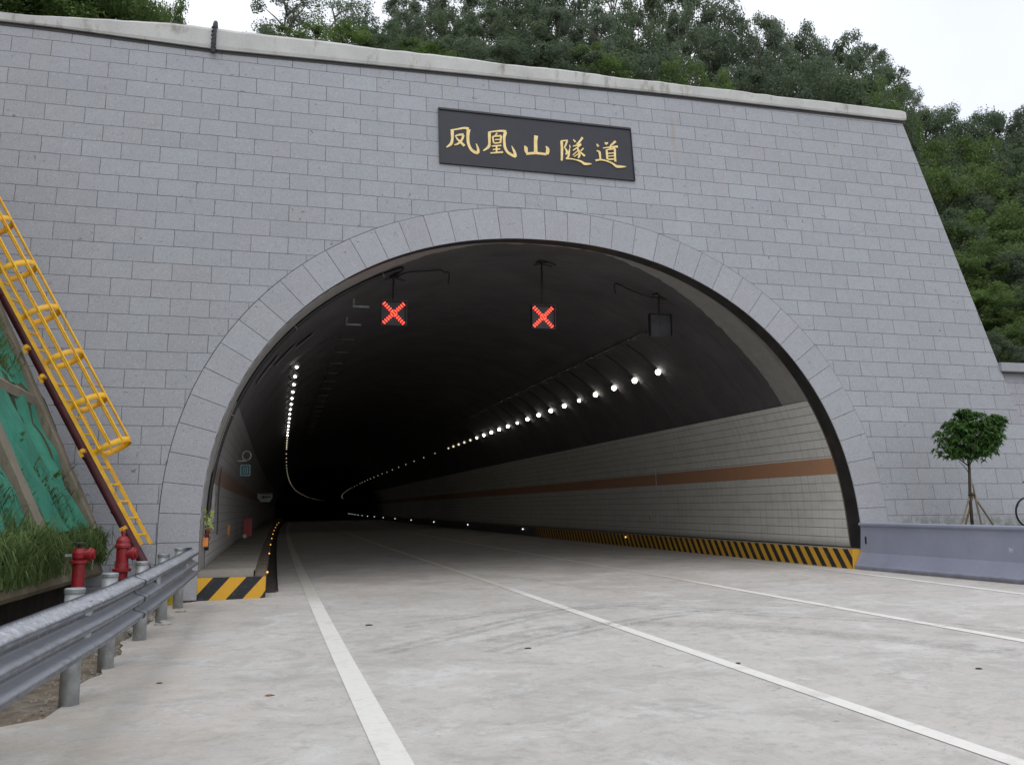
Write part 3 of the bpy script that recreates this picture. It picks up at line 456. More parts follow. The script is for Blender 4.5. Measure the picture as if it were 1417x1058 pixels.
# ------------------------------------------------------------------ setting
def path_strip(name, xl, xr, ys, dz, m, nx=2, follow=True):
    b = MB(); rows = []
    for y in ys:
        l, r_ = (xl(y) if callable(xl) else xl), (xr(y) if callable(xr) else xr)
        rows.append([(l+(r_-l)*i/nx+off(y), y, rz(l+(r_-l)*i/nx+off(y), y)+dz) for i in range(nx+1)])
    b.grid(rows); return tag(b.build(name, m), kind='structure')
YS = [-45+2.5*i for i in range(18)] + [0+1.5*i for i in range(40)] + [60+5*i for i in range(92)] + [520+15*i for i in range(26)]
g = MB(); g.face([(-900,-900,-1.6),(900,-900,-1.6),(900,900,-1.6),(-900,900,-1.6)]); tag(g.build('ground', M_dirt), kind='structure')
path_strip('road', lambda y: (-7.42 - max(0, min(1.2, (-9.2-y)*1.4)) + .05*math.sin(y*1.7)+.03*math.sin(y*4.1)+.03*math.sin(y*9.3)) if y < -.3 else -7.0, 7.6, [-45+.25*i for i in range(180)]+YS[18:], 0, M_road, 6)
def outX(y):   # slight drift of the painted lines outside the mouth
    t = (y+17.63)/U; return U*(-.008*t+1.3e-4*t*t) if y < 0 else -.029
def line(name, x0, wd, ys, near=None):
    b = MB(); rows = []
    for y in ys:
        x = (x0(y) if callable(x0) else x0+outX(y))+off(y)
        rows.append([(x-wd/2, y, rz(x-wd/2, y)+.005), (x+wd/2, y, rz(x+wd/2, y)+.005)])
    b.grid(rows); return tag(b.build(name, M_line), kind='structure')
line('edge_line', -4.885, .21, YS); line('lane_line', -1.259, .155, YS); line('lane_line', 2.348, .155, YS)
L4P = [(-45, 5.2), (-17, 5.55)] + [(p[1], p[0]) for p in L4]
def l4(y):
    for (a, xa), (c, xc) in zip(L4P, L4P[1:]):
        if a <= y <= c: return xa+(xc-xa)*(y-a)/(c-a)-off(y)
    return 5.95
line('edge_line', l4, .15, YS)
# tyre marks
n = N('tyre_rubber', .8); p_ = n.co('World'); n.col((.10,.10,.10)); n.l(n.math('MULTIPLY', n.rng(n.noise(n.mapv(p_, (1,1,1)), 3.5, 5, .7), .35, .75, 0, .42), n.rng(n.noise(p_, 25, 3), .3, .6)), n.b.inputs['Alpha']); M_tyre = n.m
def crs(pts, n=8):
    P = [Vector(p) for p in pts]; P = [P[0]*2-P[1]] + P + [P[-1]*2-P[-2]]; o = []
    for i in range(1, len(P)-2):
        for k in range(n):
            t = k/n; a, b_, c, d = P[i-1:i+3]
            o.append(.5*((2*b_)+(-a+c)*t+(2*a-5*b_+4*c-d)*t*t+(-a+3*b_-3*c+d)*t**3))
    o.append(P[-2]); return o
TYRE.pop('e', None)
for i, (k_, pts) in enumerate(TYRE.items()):
    c = crs([(x, y, 0) for x, y in pts]); b = MB(); wd = .13 if k_ != 'c' else .2
    for dx in ((0,) if k_ in 'de' else (0, .24)):
        rows = []
        for j, q in enumerate(c):
            t = (c[min(j+1, len(c)-1)]-c[max(j-1, 0)]).normalized(); nn = Vector((-t.y, t.x, 0)); a = q+nn*(dx-wd/2); e = q+nn*(dx+wd/2)
            rows.append([(a.x, a.y, rz(a.x, a.y)+.009+i*.003), (e.x, e.y, rz(e.x, e.y)+.009+i*.003)])
        b.grid(rows)
    tag(b.build('tyre_marks', M_tyre), kind='structure')
# left shoulder, ditch and slope; right verge
def strip_yz(name, prof, m, y0=-45, y1=-.0, step=.5, jit=0, kind='structure'):
    b = MB(); ny = int((y1-y0)/step); rows = []
    for i in range(ny+1):
        y = y0+(y1-y0)*i/ny
        rows.append([(x+jit*noise.noise(Vector((x*3, y*2, z))), y, z+.01005*(y+17.6)+jit*noise.noise(Vector((x*2+9, y*2.3, z*2)))) for x, z in prof])
    b.grid(rows); return tag(b.build(name, m), kind=kind)
strip_yz('shoulder', [(-8.9,-.16),(-8.0,-.11),(-7.8,-.10),(-7.6,-.09),(-7.36,-.09)], M_dirt, y1=.35, step=.12, jit=.05)
strip_yz('drainage_ditch', [(-8.14,-.05),(-8.16,-.75),(-8.5,-.85),(-8.95,-.8),(-9.0,.2),(-9.0,.62)], M_dark, y1=.35, jit=.05)
SLK = .455
def slx(z): return -8.62-SLK*(z-1.2)
strip_yz('hillside_cut', [(slx(1.1),1.1)]+[(slx(z/2), z/2) for z in range(3, 26)]+[(-22, 13.5), (-60, 19)], M_hill, y1=.0, jit=.16)
b = MB(); rows = []
nx, ny = 70, 50
def terr(x, y):
    mid = 10.5+.42*(y-2); right = 3.7+.56*(y-1); left = 10.6+.42*(y-2)+max(0, min(5, (-10.5-x)*.3))
    t = min(1, max(0, (x-10.3)/2.2)); u = min(1, max(0, (-9-x)/3))
    z = mid*(1-t)+right*t; z = z*(1-u)+left*u
    if y > 40: z -= .35*(y-40)*(1-.2)
    return z + 1.2*noise.noise(Vector((x*.08, y*.08, 3)))
for j in range(ny+1):
    y = 1.95+118*(j/ny)**1.6; rows.append([(-90+180*i/nx, y, max(-1.5, terr(-90+180*i/nx, y))) for i in range(nx+1)])
b.grid(rows); tag(b.build('hillside', M_hill), kind='structure')
def barX(y): return 6.62-.077*min(0, y)
b = MB(); rows = []
for i in range(46):
    y = .3-i; rows.append([(barX(y)+.35, y, 1.18), (barX(y)+3, y, 1.22), (30, y, 1.25), (60, y, 1.3)])
b.grid(rows); tag(b.build('verge', simple('verge_soil', (.13,.12,.08), .95, var=.4, scale=3, bump=.6)), kind='structure')

# ------------------------------------------------------------------ portal wall
pw = thing('portal_wall', (0, 0, 0), 'tall sloping-faced grey granite block wall around the tunnel mouth', 'wall')
ring = arch(200, dn=-1.5, inset=-.724)
pts = [(-26, -.4)] + [(p[0], p[1]) for p in ring if p[1] > -.05] + [(12.92, -.4), (11.47, 5.18), (9.9, 11.68), (-26, 11.68)]
bm = bmesh.new(); vs = [bm.verts.new((x, wy(z), z)) for x, z in pts]; es = [bm.edges.new((vs[i], vs[(i+1) % len(vs)])) for i in range(len(vs))]
bmesh.ops.triangle_fill(bm, use_beauty=True, use_dissolve=False, edges=es)
uvl = bm.loops.layers.uv.new('UVMap')
ex = bmesh.ops.extrude_face_region(bm, geom=list(bm.faces)); bmesh.ops.translate(bm, vec=(0, .55, 0), verts=[v for v in ex['geom'] if isinstance(v, bmesh.types.BMVert)])
bmesh.ops.recalc_face_normals(bm, faces=bm.faces)
for f in bm.faces:
    for l_ in f.loops: l_[uvl].uv = (l_.vert.co.x+7.668+72.43, (l_.vert.co.z-1.53)*K+36)
me = bpy.data.meshes.new('block_facing'); bm.to_mesh(me); bm.free(); me.materials.append(M_gran)
o = bpy.data.objects.new('block_facing', me); COL.objects.link(o); o.parent = pw
# arch stones
NV = 46; pi_ = arch(NV*4, dn=-1.25); b = MB(); dk = MB()
def pt(i, o_, yo): x, z, d, nx_, nz_ = pi_[i]; xx, zz = x-nx_*o_, z-nz_*o_; return (xx, wy(zz)+yo, zz)
for v in range(NV):
    i0 = v*4; rr = []
    jit = ln(-.003, .003)
    for k in range(5):
        e = (.1 if k == 0 else (-.1 if k == 4 else 0)); i = i0+k; j = i+1 if e > 0 else i-1
        def P(o_, yo):
            a = Vector(pt(i, o_, yo))
            if e: a += (Vector(pt(j, o_, yo))-a).normalized()*.005
            return a
        rr.append((P(0, -.012+jit), P(.71+jit, -.012+jit), P(.71+jit, .018), P(0, .018)))
    for k in range(4):
        for q in range(4): b.face([rr[k][q], rr[k+1][q], rr[k+1][(q+1) % 4], rr[k][(q+1) % 4]])
    b.face([rr[0][q] for q in (0,1,2,3)]); b.face([rr[4][q] for q in (3,2,1,0)])
# weld per stone so that each is one island
o = b.build('arch_stones', M_vous, pw); bm = bmesh.new(); bm.from_mesh(o.data); bmesh.ops.remove_doubles(bm, verts=bm.verts, dist=.0008); bmesh.ops.recalc_face_normals(bm, faces=bm.faces); bm.to_mesh(o.data); bm.free()
for i in range(len(pi_)-1):
    dk.face([pt(i, .004, .02), pt(i+1, .004, .02), pt(i+1, .74, .02), pt(i, .74, .02)])
dk.build('mortar_bed', simple('arch_mortar', (.13,.13,.13), .9, bump=0), pw)
# dark bituminous reveal behind the stones
b = MB(); sec = arch(96, dn=-1.3)
REV = lambda x: .11+.23*(x+6.93)/6.93 if x < 0 else .34+.12*x/6.93
b.grid([[(x, wy(z)+.015, z) for x, z, *_ in sec], [(x, wy(z)+REV(x), z) for x, z, *_ in sec]])
b.build('reveal', M_black, pw)
# coping
def cop_z(x):
    k = [(-30,27.6),(-10.2,27.75),(-7,27.55),(-1.8,27.9),(3.3,28.2),(10.5,28.33)]
    for (a, za), (c, zc) in zip(k, k[1:]):
        if a <= x <= c: s_ = za+(zc-za)*(x-a)/(c-a); return s_/K*.36+1.53
b = MB(); rows = []
for i in range(401):
    x = -26+36.0*i/400; zb = cop_z(x)+.012; zt = 11.64+.20*min(1, max(0, (x+11)/3))+.0045*(x+8)+.028*noise.noise(Vector((x*.7, 0, 0)))+.014*noise.noise(Vector((x*3.1, 5, 0)))
    e = min(1, (9.98-x)/.12); e = math.sqrt(max(0, 1-(1-e)**2)) if e < 1 else 1
    zm = (zb+zt)/2; hb = (zm-zb)*(.86+.14*e); ht = (zt-zm)*(.80+.20*e); y0 = wy(zb)-.075
    rows.append([(x, y0+.01, zm-hb), (x, y0-.005+.008*noise.noise(Vector((x*2, 1, 1))), zm-hb*.7), (x, y0+.0+.012*noise.noise(Vector((x*2.5, 2, 1))), zm+ht*.75), (x, y0+.035, zm+ht), (x, y0+.30, zm+ht+.01), (x, y0+.62, zm+ht-.02), (x, y0+.62, zm-hb), (x, y0+.01, zm-hb)])
b.grid(rows); b.face(rows[-1][:7]); b.build('coping', M_cop, pw)
b = MB(); b.grid([[(x/2, wy(cop_z(x/2)-.025)-.022, cop_z(x/2)-.055-.012*noise.noise(Vector((x, 0, 3)))) for x in range(-52, 21)], [(x/2, wy(cop_z(x/2)+.02)-.022, cop_z(x/2)+.02) for x in range(-52, 21)]]); b.build('under_coping_shade', M_black, pw)  # flat dark strip paints the shaded groove under the coping
# lower wall at right
lw = thing('retaining_wall', (20, .6, 0), 'low grey stone wall running on to the right of the tall portal wall', 'wall')
b = MB(); x0, x1 = 11.0, 60; zz = 4.97
b.raw([(x0, wy(-.4)+.12, -.4), (x1, wy(-.4)+.12, -.4), (x1, wy(zz)+.12, zz), (x0, wy(zz)+.12, zz)], [(0,1,2,3)], [[((x0)*1.3, -2), (x1*1.3, -2), (x1*1.3, 5), (x0*1.3, 5)]]); b.box(((x0+x1)/2, 1.15, 2.2), (x1-x0, .9, 5.5)); b.build('stone_facing', M_lowwall, lw)
b = MB(); b.box(((x0+x1)/2+.24, .95, 5.09), (x1-x0-.5, 1.1, .22)); bevel(b.build('coping', simple('plain_granite', (.34,.345,.37), .75, var=.1, scale=5, bump=.15), lw), .015)
# ------------------------------------------------------------------ tunnel lining
SY = [.45, .6, .9, 1.2, 1.6, 2, 3, 4, 5.5, 7] + [8+2*i for i in range(30)] + [70+5*i for i in range(88)] + [520+15*i for i in range(26)]
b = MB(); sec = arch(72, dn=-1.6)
rows = [[(x+off(y), max(y, wy(z)+REV(x)+.001*i), z+.0049*y) for x, z, *_ in sec] for i, y in enumerate([-.2]+SY)]; b.grid(rows); b.face([Vector(p) for p in rows[-1]])  # added end face caps the unseen far end to keep daylight out
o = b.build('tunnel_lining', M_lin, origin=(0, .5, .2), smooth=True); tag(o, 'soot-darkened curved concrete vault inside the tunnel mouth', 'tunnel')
def tile_wall(side, zb, zt, name_label):
    b = MB(); sec = [p for p in arch(260, dn=-1.3, inset=.03) if zb-.02 <= p[1] <= zt+.02 and (p[0] > 0) == (side > 0)]
    if side < 0: sec = sec
    ys = [-.3] + SY[:-1]
    d0 = min(p[2] for p in sec); d1 = max(p[2] for p in sec)
    h = [(p[2]-d0 if side < 0 else d1-p[2]) for p in sec]
    YL = 1.42 if side < 0 else -9
    rows = [[(p[0]+off(y), max(y, YL+.001*i, wy(p[1])+REV(p[0])+.001*i), p[1]+.0049*y) for p in sec] for i, y in enumerate(ys)]
    b.grid(rows, lambda i, k: (rows[i][k][1], h[k]))
    # top and end edge thickness
    top = 0 if side > 0 else len(sec)-1
    b.grid([[rows[i][top], (rows[i][top][0]+side*.05, rows[i][top][1], rows[i][top][2]+.01)] for i in range(len(rows))])
    b.grid([[p, (p[0]+side*.045, p[1], p[2])] for p in rows[0]])
    o = b.build('tiled_wall', M_tile if side > 0 else M_tileL, origin=(sec[0][0], 1, zb)); tag(o, name_label, 'wall'); return o
tile_wall(1, .83, 4.2, 'cream tiled dado with a brown stripe on the right side of the tunnel')
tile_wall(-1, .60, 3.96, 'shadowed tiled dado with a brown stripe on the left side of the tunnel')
# right kerb
b = MB(); ys = [-.14]+SY[:-1]; h = .42
f0 = lambda y: 6.60+off(y)
b.grid([[(f0(y)-.02, y, rz(f0(y), y)-.05), (f0(y), y, rz(f0(y), y)+h)] for y in ys], lambda i, k: (ys[i], k*.45))
o1 = len(b.f); b.grid([[(f0(y), y, rz(f0(y), y)+h), (f0(y)+.38, y, rz(f0(y), y)+h+.01)] for y in ys], mi=1)
b.raw([(f0(0)-.02, -.14, .3), (f0(0), -.14, rz(6.6,0)+h), (f0(0)+.36, -.14, rz(6.6,0)+h), (f0(0)+.36, -.14, .3)], [(0,1,2,3)], [[(.25,0),(.25,.0),(.26,.0),(.26,0)]])
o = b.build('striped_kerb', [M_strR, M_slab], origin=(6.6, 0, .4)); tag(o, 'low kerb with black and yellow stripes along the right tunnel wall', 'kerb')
# left walkway
lwk = thing('raised_walkway', (-6.4, 0, .15), 'raised concrete walkway with a black and yellow striped end, left side of the tunnel', 'walkway')
b = MB(); zt = .56
b.raw([(-7.12, -.12, .05), (-5.80, -.12, .05), (-5.80, -.12, zt), (-7.12, -.12, zt)], [(0,1,2,3)], [[(0,0),(1.32,0),(1.32,.45),(0,.45)]])
b.raw([(-5.80, -.12, .05), (-5.745, -.06, .05), (-5.745, -.06, zt), (-5.80, -.12, zt)], [(0,1,2,3)], [[(1.32,0),(1.4,0),(1.4,.45),(1.32,.45)]])
b.build('striped_end', M_strL, lwk)
b = MB(); ys = [-.06]+SY[:-1]; e0 = lambda y: -5.745+off(y)
b.grid([[(e0(y), y, rz(e0(y), y)-.05), (e0(y), y, zt+.0049*y)] for y in ys]); b.grid([[(e0(y), y, zt+.0049*y), (e0(y)-.2, y, zt+.0049*y+.002)] for y in ys]); b.grid([[(e0(y)-.2, y, zt+.0049*y+.002), (e0(y)-.2, y, zt+.0049*y+.10)] for y in ys[1:]])
b.build('kerb_face', simple('rusty_concrete', (.19,.155,.12), .9, var=.4, scale=4, bump=.3), lwk)
b = MB()
b.box((-6.57, .02, zt+.055), (1.22, .22, .11)); b.build('step_slab', M_slab, lwk)
b = MB(); ys = [.13]+SY[:-1]; j = 0
b.grid([[(e0(y)-.2-1.05*k/4, y, zt+.0049*y+.10) for k in range(5)] for y in ys])
b.build('walkway_deck', M_slab, lwk)
b = MB()
for k in range(10):
    y = 1.1+k*2.4+.3*(k % 3); b = MB(); b.box((e0(y)-.72, y, zt+.0049*y+.1015), (1.0, .018, .003)); b.build('slab_joint', M_black, lwk)
b = MB(); b.grid([[(e0(y)+.005, y, rz(e0(y), y)+.012), (e0(y)+.20, y, rz(e0(y), y)+.012)] for y in [.9]+SY[4:-1]]); tag(b.build('gutter', simple('gutter_silt', (.06,.045,.035), .9, var=.4, scale=6)), kind='structure')
b = MB(); b.tube([(e0(y)+.22, y, rz(e0(y), y)+.03) for y in [1.0]+SY[6:45]], .018, 6); o = b.build('drain_hose', M_cable, origin=(-5.5, 1, .2)); tag(o, 'thin black hose lying on the road along the left walkway', 'hose')

# ------------------------------------------------------------------ name board
M_board = simple('polished_black_stone', (.016,.017,.026), .5, var=.2, scale=3, bump=.04)
M_gold = simple('gold_leaf_paint', (.88,.66,.28), .45, 0, var=.18, scale=9, bump=.1)
nb = thing('name_board', (0, wy(9.9)-.03, 9.9), 'black stone name board with gold Chinese characters above the arch', 'sign')
def fp(s, t, o): # facade point from (x, slant height) with outward offset
    z = 1.53+t/K; nv = Vector((0, -1, BAT)).normalized(); return Vector((s, wy(z), z))+nv*o
def fbox(b, s0, s1, t0, t1, o0, o1, mi=0):
    vs = [fp(s, t, o) for o in (o0, o1) for s, t in ((s0,t0),(s1,t0),(s1,t1),(s0,t1))]
    b.raw(vs, [(0,1,2,3)[::-1], (4,5,6,7), (0,1,5,4), (1,2,6,5), (2,3,7,6), (3,0,4,7)], mi=mi)
S0, S1, T0, T1 = -2.34, 2.24, 7.75, 9.12
b = MB(); fbox(b, S0, S1, T0, T1, .0, .025); recalc(b.build('board', M_board, nb))
b = MB()
for a in ((S0, S1, T1-.045, T1), (S0, S1, T0, T0+.012), (S0, S0+.014, T0+.012, T1-.045), (S1-.014, S1, T0+.012, T1-.045)): fbox(b, *a, .026, .05)
recalc(b.build('frame', simple('black_frame', (.015,.015,.018), .4, bump=0), nb))
for ch in GLYPHS:
    b = MB()
    for i, stq in enumerate(ch):
        P = crs([(s, t, w_) for s, t, w_ in stq], 5) if len(stq) > 1 else [Vector(q) for q in stq]
        hgt = .034+.0011*i; Lp = []; Rp = []
        for j, q in enumerate(P):
            d = (P[min(j+1, len(P)-1)]-P[max(j-1, 0)]); d = Vector((d.x, d.y, 0)).normalized(); nn = Vector((-d.y, d.x, 0)); w_ = max(q.z, .012)*.5*1.0
            Lp.append((q.x+nn.x*w_, q.y+nn.y*w_)); Rp.append((q.x-nn.x*w_, q.y-nn.y*w_))
        poly = Lp+Rp[::-1]; n_ = len(Lp)
        for j in range(n_-1):
            b.face([fp(*Lp[j], hgt), fp(*Lp[j+1], hgt), fp(*Rp[j+1], hgt), fp(*Rp[j], hgt)])
        for j in range(len(poly)): b.face([fp(*poly[j], .0), fp(*poly[(j+1) % len(poly)], .0), fp(*poly[(j+1) % len(poly)], hgt), fp(*poly[j], hgt)])
    b.build('character', M_gold, nb)
# steel bar hanging over the coping
b = MB(); b.tube([(-7.09, 1.27, 11.97), (-7.10, 1.22, 11.9), (-7.11, 1.20, 11.55), (-7.12, 1.21, 11.25)], .045, 8); b.tube([(-7.09, 1.27, 11.97), (-7.09, 1.6, 11.93), (-7.09, 1.75, 11.8)], .04, 8)
for k in range(7): b.torus((-7.115, 1.21, 11.28+.09*k), (0,0,1), .045, .012, 12, 5)
tag(b.build('hooked_bar', simple('rusty_steel', (.05,.05,.055), .6, .4, var=.4, scale=12), origin=(-7.1, 1.3, 11.6)), 'short dark steel bar hooked over the wall coping near its left end', 'bar')

# ------------------------------------------------------------------ lane signals
M_box = simple('signal_case', (.045,.043,.046), .6, bump=0); M_led = emit('red_led', (1, .055, .03), 3.4); M_off = simple('unlit_led', (.055,.055,.06), .4, bump=0)
M_vis = simple('signal_visor', (.025,.024,.026), .5, bump=0)
SIGY = 2.45
def signal(x, z, top, lit, label, w_=.56):
    t = thing('lane_signal', (x, SIGY, z), label, 'lane signal', 'lane signals hanging from the tunnel crown')
    b = MB(); b.box((x, SIGY+.06, z), (w_, .12, w_)); bevel(b.build('case', M_box, t), .01)
    b = MB(); h = w_/2
    for c, d in (((x, SIGY-.03, z+h), (w_+.03, .09, .015)), ((x, SIGY-.03, z-h), (w_+.03, .09, .015)), ((x-h, SIGY-.03, z), (.015, .09, w_-.02)), ((x+h, SIGY-.03, z), (.015, .09, w_-.02))): b.box(c, d)
    b.build('visor', M_vis, t)
    b = MB()
    if lit:
        n_ = 11
        for sg in (1, -1):
            for k in range(n_):
                for o_ in (-1, 0, 1):
                    u = (k-(n_-1)/2)*.044; px = u-sg*o_*.019+0; pz = sg*u+o_*.019
                    if sg < 0 and abs(u) < .03: continue
                    b.lathe((x+px, SIGY-.003, z+pz), [(.0145, 0), (.0145, .012), (.008, .016)], 8, (0, -1, 0))
        b.build('red_cross', M_led, t)
    else:
        for k in range(9):
            for dx in (-.02, .02): b.lathe((x+dx, SIGY-.003, z-.17+k*.043), [(.013, 0), (.013, .012)], 8, (0, -1, 0))
        for k in range(1, 5):
            for sx in (-1, 1): b.lathe((x+sx*(.02+k*.035), SIGY-.003, z+.19-k*.035), [(.013, 0), (.013, .012)], 8, (0, -1, 0))
        b.build('unlit_arrow', M_off, t)
    b = MB(); b.tube([(x, SIGY+.06, z+h), (x, SIGY+.06, top)], .026, 8); b.tube([(x, SIGY+.06, z+h+.25), (x, SIGY+.06, z+h+.29)], .034, 8); b.build('hanger_pole', M_cable, t)
    b = MB(); b.box((x, SIGY+.06, top-.02), (.22, .2, .03)); b.tube([(x-.2, SIGY+.06, top-.12), (x, SIGY+.06, top-.06), (x+.25, SIGY+.06, top-.11)], .018, 6); b.build('ceiling_bracket', M_cable, t)
    return t
signal(-3.11, 6.15, 7.05, True, 'lit red cross lane signal nearest the left wall, above the left lane')
signal(.42, 6.23, 7.60, True, 'lit red cross lane signal under the middle of the arch, on a long pole')
signal(3.42, 6.17, 6.98, False, 'unlit dark lane signal with a faint arrow on the right of the arch')
def cable(name, pts, r_, label, m=None, n_=6):
    b = MB(); b.tube(crs(pts, 6), r_, n_); o = b.build(name, m or M_cable, origin=pts[0], smooth=True); tag(o, label, 'cable'); return o
sec_ = arch(200, dn=-1.0, inset=.045)
def sec_pts(side, z0, z1, y0, y1, step=4, ins=0):
    P = [p for p in sec_ if (p[0]*side > 0) and min(z0, z1) <= p[1] <= max(z0, z1)][::step]
    if (P[0][1] > P[-1][1]) != (z0 > z1): P = P[::-1]
    return [(p[0], y0+(y1-y0)*i/(len(P)-1), p[1]) for i, p in enumerate(P)]
cb = sec_pts(-1, .9, 7.05, 1.35, 1.9)
c = cable('power_cable', cb+[(-3.1, SIGY-.1, 7.03)], .050, 'thick black cable clipped along the left edge of the vault up to the red cross')
b = MB()
for i in range(6, len(cb)-1, 5): b.torus(cb[i], Vector(cb[i+1])-Vector(cb[i]), .056, .010, 12, 5)
b.build('cable_clip', simple('clip_metal', (.35,.35,.36), .4, .6, bump=0), c)
cable('power_cable', [(-3.05, 2.5, 7.0), (-2.85, 2.6, 7.13), (-2.6, 2.65, 7.2), (-2.2, 2.8, 7.29), (-1.95, 2.96, 7.36), (-1.85, 3.0, 7.32), (-1.72, 3.05, 7.33), (-1.74, 3.05, 7.05)], .016, 'slack black cable looping right from the left red cross signal')
cable('power_cable', [(3.75, 2.5, 6.85), (3.45, 2.5, 6.86), (3.1, 2.6, 6.93), (2.75, 2.7, 7.08), (2.45, 2.8, 7.24), (2.40, 2.85, 7.2), (2.42, 2.85, 7.0)], .016, 'slack black cable looping left from the unlit signal on the right')
cable('power_cable', [(.45, 2.4, 7.57), (.3, 2.4, 7.58), (.6, 2.45, 7.56), (.75, 2.4, 7.5)], .015, 'short black cable end at the top of the middle signal pole')
cable('wall_wire', [(6.36, 10.5, 4.22), (6.55, 10.4, 4.0), (6.72, 10.5, 3.3), (6.85, 10.65, 2.4), (6.88, 10.7, 1.6), (6.83, 10.65, 1.0), (6.75, 10.3, .93)], .014, 'thin pale wire hanging down over the right tiled wall', simple('pale_wire', (.42,.42,.40), .6, bump=0))

# ------------------------------------------------------------------ tunnel lamps
M_lamp = simple('lamp_case', (.10,.10,.11), .5, .3, bump=0); M_lens = emit('lamp_glow', (1, .93, .85), 14); M_lensw = emit('lamp_glow_weak', (1, .86, .62), .9)
def lamp(side, y, weak, label, far=False, rr=.1, lit=False):
    x = side*5.14+off(y); z = 5.66+.0049*y + (.0 if side > 0 else -.08)
    t = thing('tunnel_lamp', (x, y, z), label, 'lamp', 'lamps along the %s side of the vault' % ('right' if side > 0 else 'left'))
    s_ = rr/.125
    b = MB(); b.box((x+side*.03, y+.09, z+.04), (.22, .16, .18), Matrix.Rotation(side*.65, 3, 'Y')); b.build('case', M_lamp, t)
    b = MB(); b.lathe((x, y, z), [(.125*s_, -.02), (.125*s_, .01), (.11*s_, .03), (.06*s_, .045)], 14, (-side*.35, -.85, -.35)); b.build('lens', M_lensw if weak else M_lens, t)
    if lit:
        ld = bpy.data.lights.get('lamp_beam') or bpy.data.lights.new('lamp_beam', 'SPOT'); ld.energy = 13; ld.spot_size = R(150); ld.spot_blend = 1; ld.shadow_soft_size = .08; ld.color = (1, .93, .84)
        lo = bpy.data.objects.new('lamp_beam', ld); COL.objects.link(lo); lo.parent = t; lo.location = (-side*.12, -.10, -.10); lo.rotation_euler = Vector((side*.62, .15, .78)).to_track_quat('Z', 'Y').to_euler()
    if not far:
        b = MB(); b.tube([(side*4.22+off(y), y+.1, 6.47+.0049*y), (side*4.72+off(y), y+.12, 6.14+.0049*y), (side*5.2+off(y), y+.1, 5.76+.0049*y)], .014, 5); b.build('conduit', M_cable, t)
    return t
for side, nm in ((1, 'right'), (-1, 'left')):
    y0 = 6.6 if side > 0 else 7.3
    y = y0; k = 0; far0 = None
    while y < 400:
        wk = y > 32; rr = (.076 if side > 0 else .031)*(.68 if k % 5 == 4 else 1)*(1-.012*k); rr = max(rr, .045 if side > 0 else .027)
        if k < 20: lamp(side, y, wk, '%s tunnel lamp from the mouth in the row along the %s wall' % (ORD[k], nm), y > 25, rr, k % 3 == 1)
        elif far0 is None or y < 110: fx_ = far0; far0 = lamp(side, y, True, 'small distant lamp deep in the tunnel, on the %s wall' % nm, True, .021, y < 110 and k % 2 == 0)
        else:
            P0 = far0.location; dup(far0, (off(y)-off(P0.y), y-P0.y, .0049*(y-P0.y)))
        y += 1.8 if k < 19 else (5.5 if y < 120 else 9); k += 1
# cable tray on the right, hanger brackets on the left
M_tray = simple('galvanised_tray', (.10,.10,.105), .5, .5, bump=0); M_brk = simple('pale_bracket', (.30,.31,.31), .5, .3, bump=0)
tr = thing('cable_tray', (4.2, 5, 6.5), 'long galvanised cable tray under the right side of the vault', 'cable tray')
ys = [5.0+1.0*i for i in range(60)]
b = MB()
for dx in (0, .3): b.tube([(4.05+dx+off(y), y, 6.50+.0049*y) for y in ys], .02, 4)
b.build('side_rails', M_tray, tr)
b = MB()
for y in ys[::1]: b.box((4.2+off(y), y, 6.495+.0049*y), (.3, .03, .02))
b.build('rungs', M_tray, tr)
for i, y in enumerate(ys[::2][:22]):
    b = MB(); b.tube([(4.2+off(y), y+.02, 6.98+.0049*y), (4.2+off(y), y+.02, 6.47+.0049*y)], .012, 5); b.box((4.2+off(y), y+.02, 6.46+.0049*y), (.42, .04, .02)); b.build('hanger', M_tray, tr)
for i in range(18):
    y = 3.4+2.15*i; x = -3.95+off(y); z = .0049*y
    b = MB(); b.tube([(x, y, 6.98+z), (x-.02, y, 6.86+z), (x, y, 6.78+z), (x, y, 6.48+z)], .026, 6); b.box((x+.17, y, 6.465+z), (.38, .05, .045)); b.box((x, y, 6.96+z), (.14, .12, .03))
    o = b.build('tray_bracket', M_brk if i < 2 else M_tray, origin=(x, y, 6.9+z)); tag(o, '%s pale L-shaped hanger bracket from the mouth on the left of the vault' % ORD[i], 'bracket', 'hanger brackets along the left of the vault')
b = MB()
for dx in (0, .3): b.tube([(-3.95+dx+off(y), y, 6.52+.0049*y) for y in [10+1.0*i for i in range(50)]], .016, 4)
tag(b.build('cable_rack', M_tray, origin=(-3.8, 10, 6.5)), 'dim cable rack resting on the left hanger brackets', 'cable rack')
# pale patches on the left vault
M_patch = simple('pale_panel', (.14,.14,.14), .8)
for k, (zz, y, hh) in enumerate(((4.55, 3.2, .7), (5.15, 4.1, .55), (5.6, 4.6, .5))):
    P = [p for p in arch(200, dn=-1, inset=.03) if p[0] < 0 and zz <= p[1] <= zz+hh]
    b = MB(); b.grid([[(p[0]+off(yy), yy, p[1]) for p in P] for yy in (y, y+.32)]); b.grid([[(P[j][0]+off(yy)+o_, yy, P[j][1]) for o_ in (0, -.03)] for j in (0, len(P)-1) for yy in (y, y+.32)])
    tag(b.build('repair_plate', M_patch, origin=(P[0][0], y, zz)), ['lowest pale plate fixed on the left vault beside the lamps', 'middle pale plate fixed on the left vault beside the lamps', 'uppermost pale plate fixed on the left vault beside the lamps'][k], 'plate', 'pale plates on the left vault')

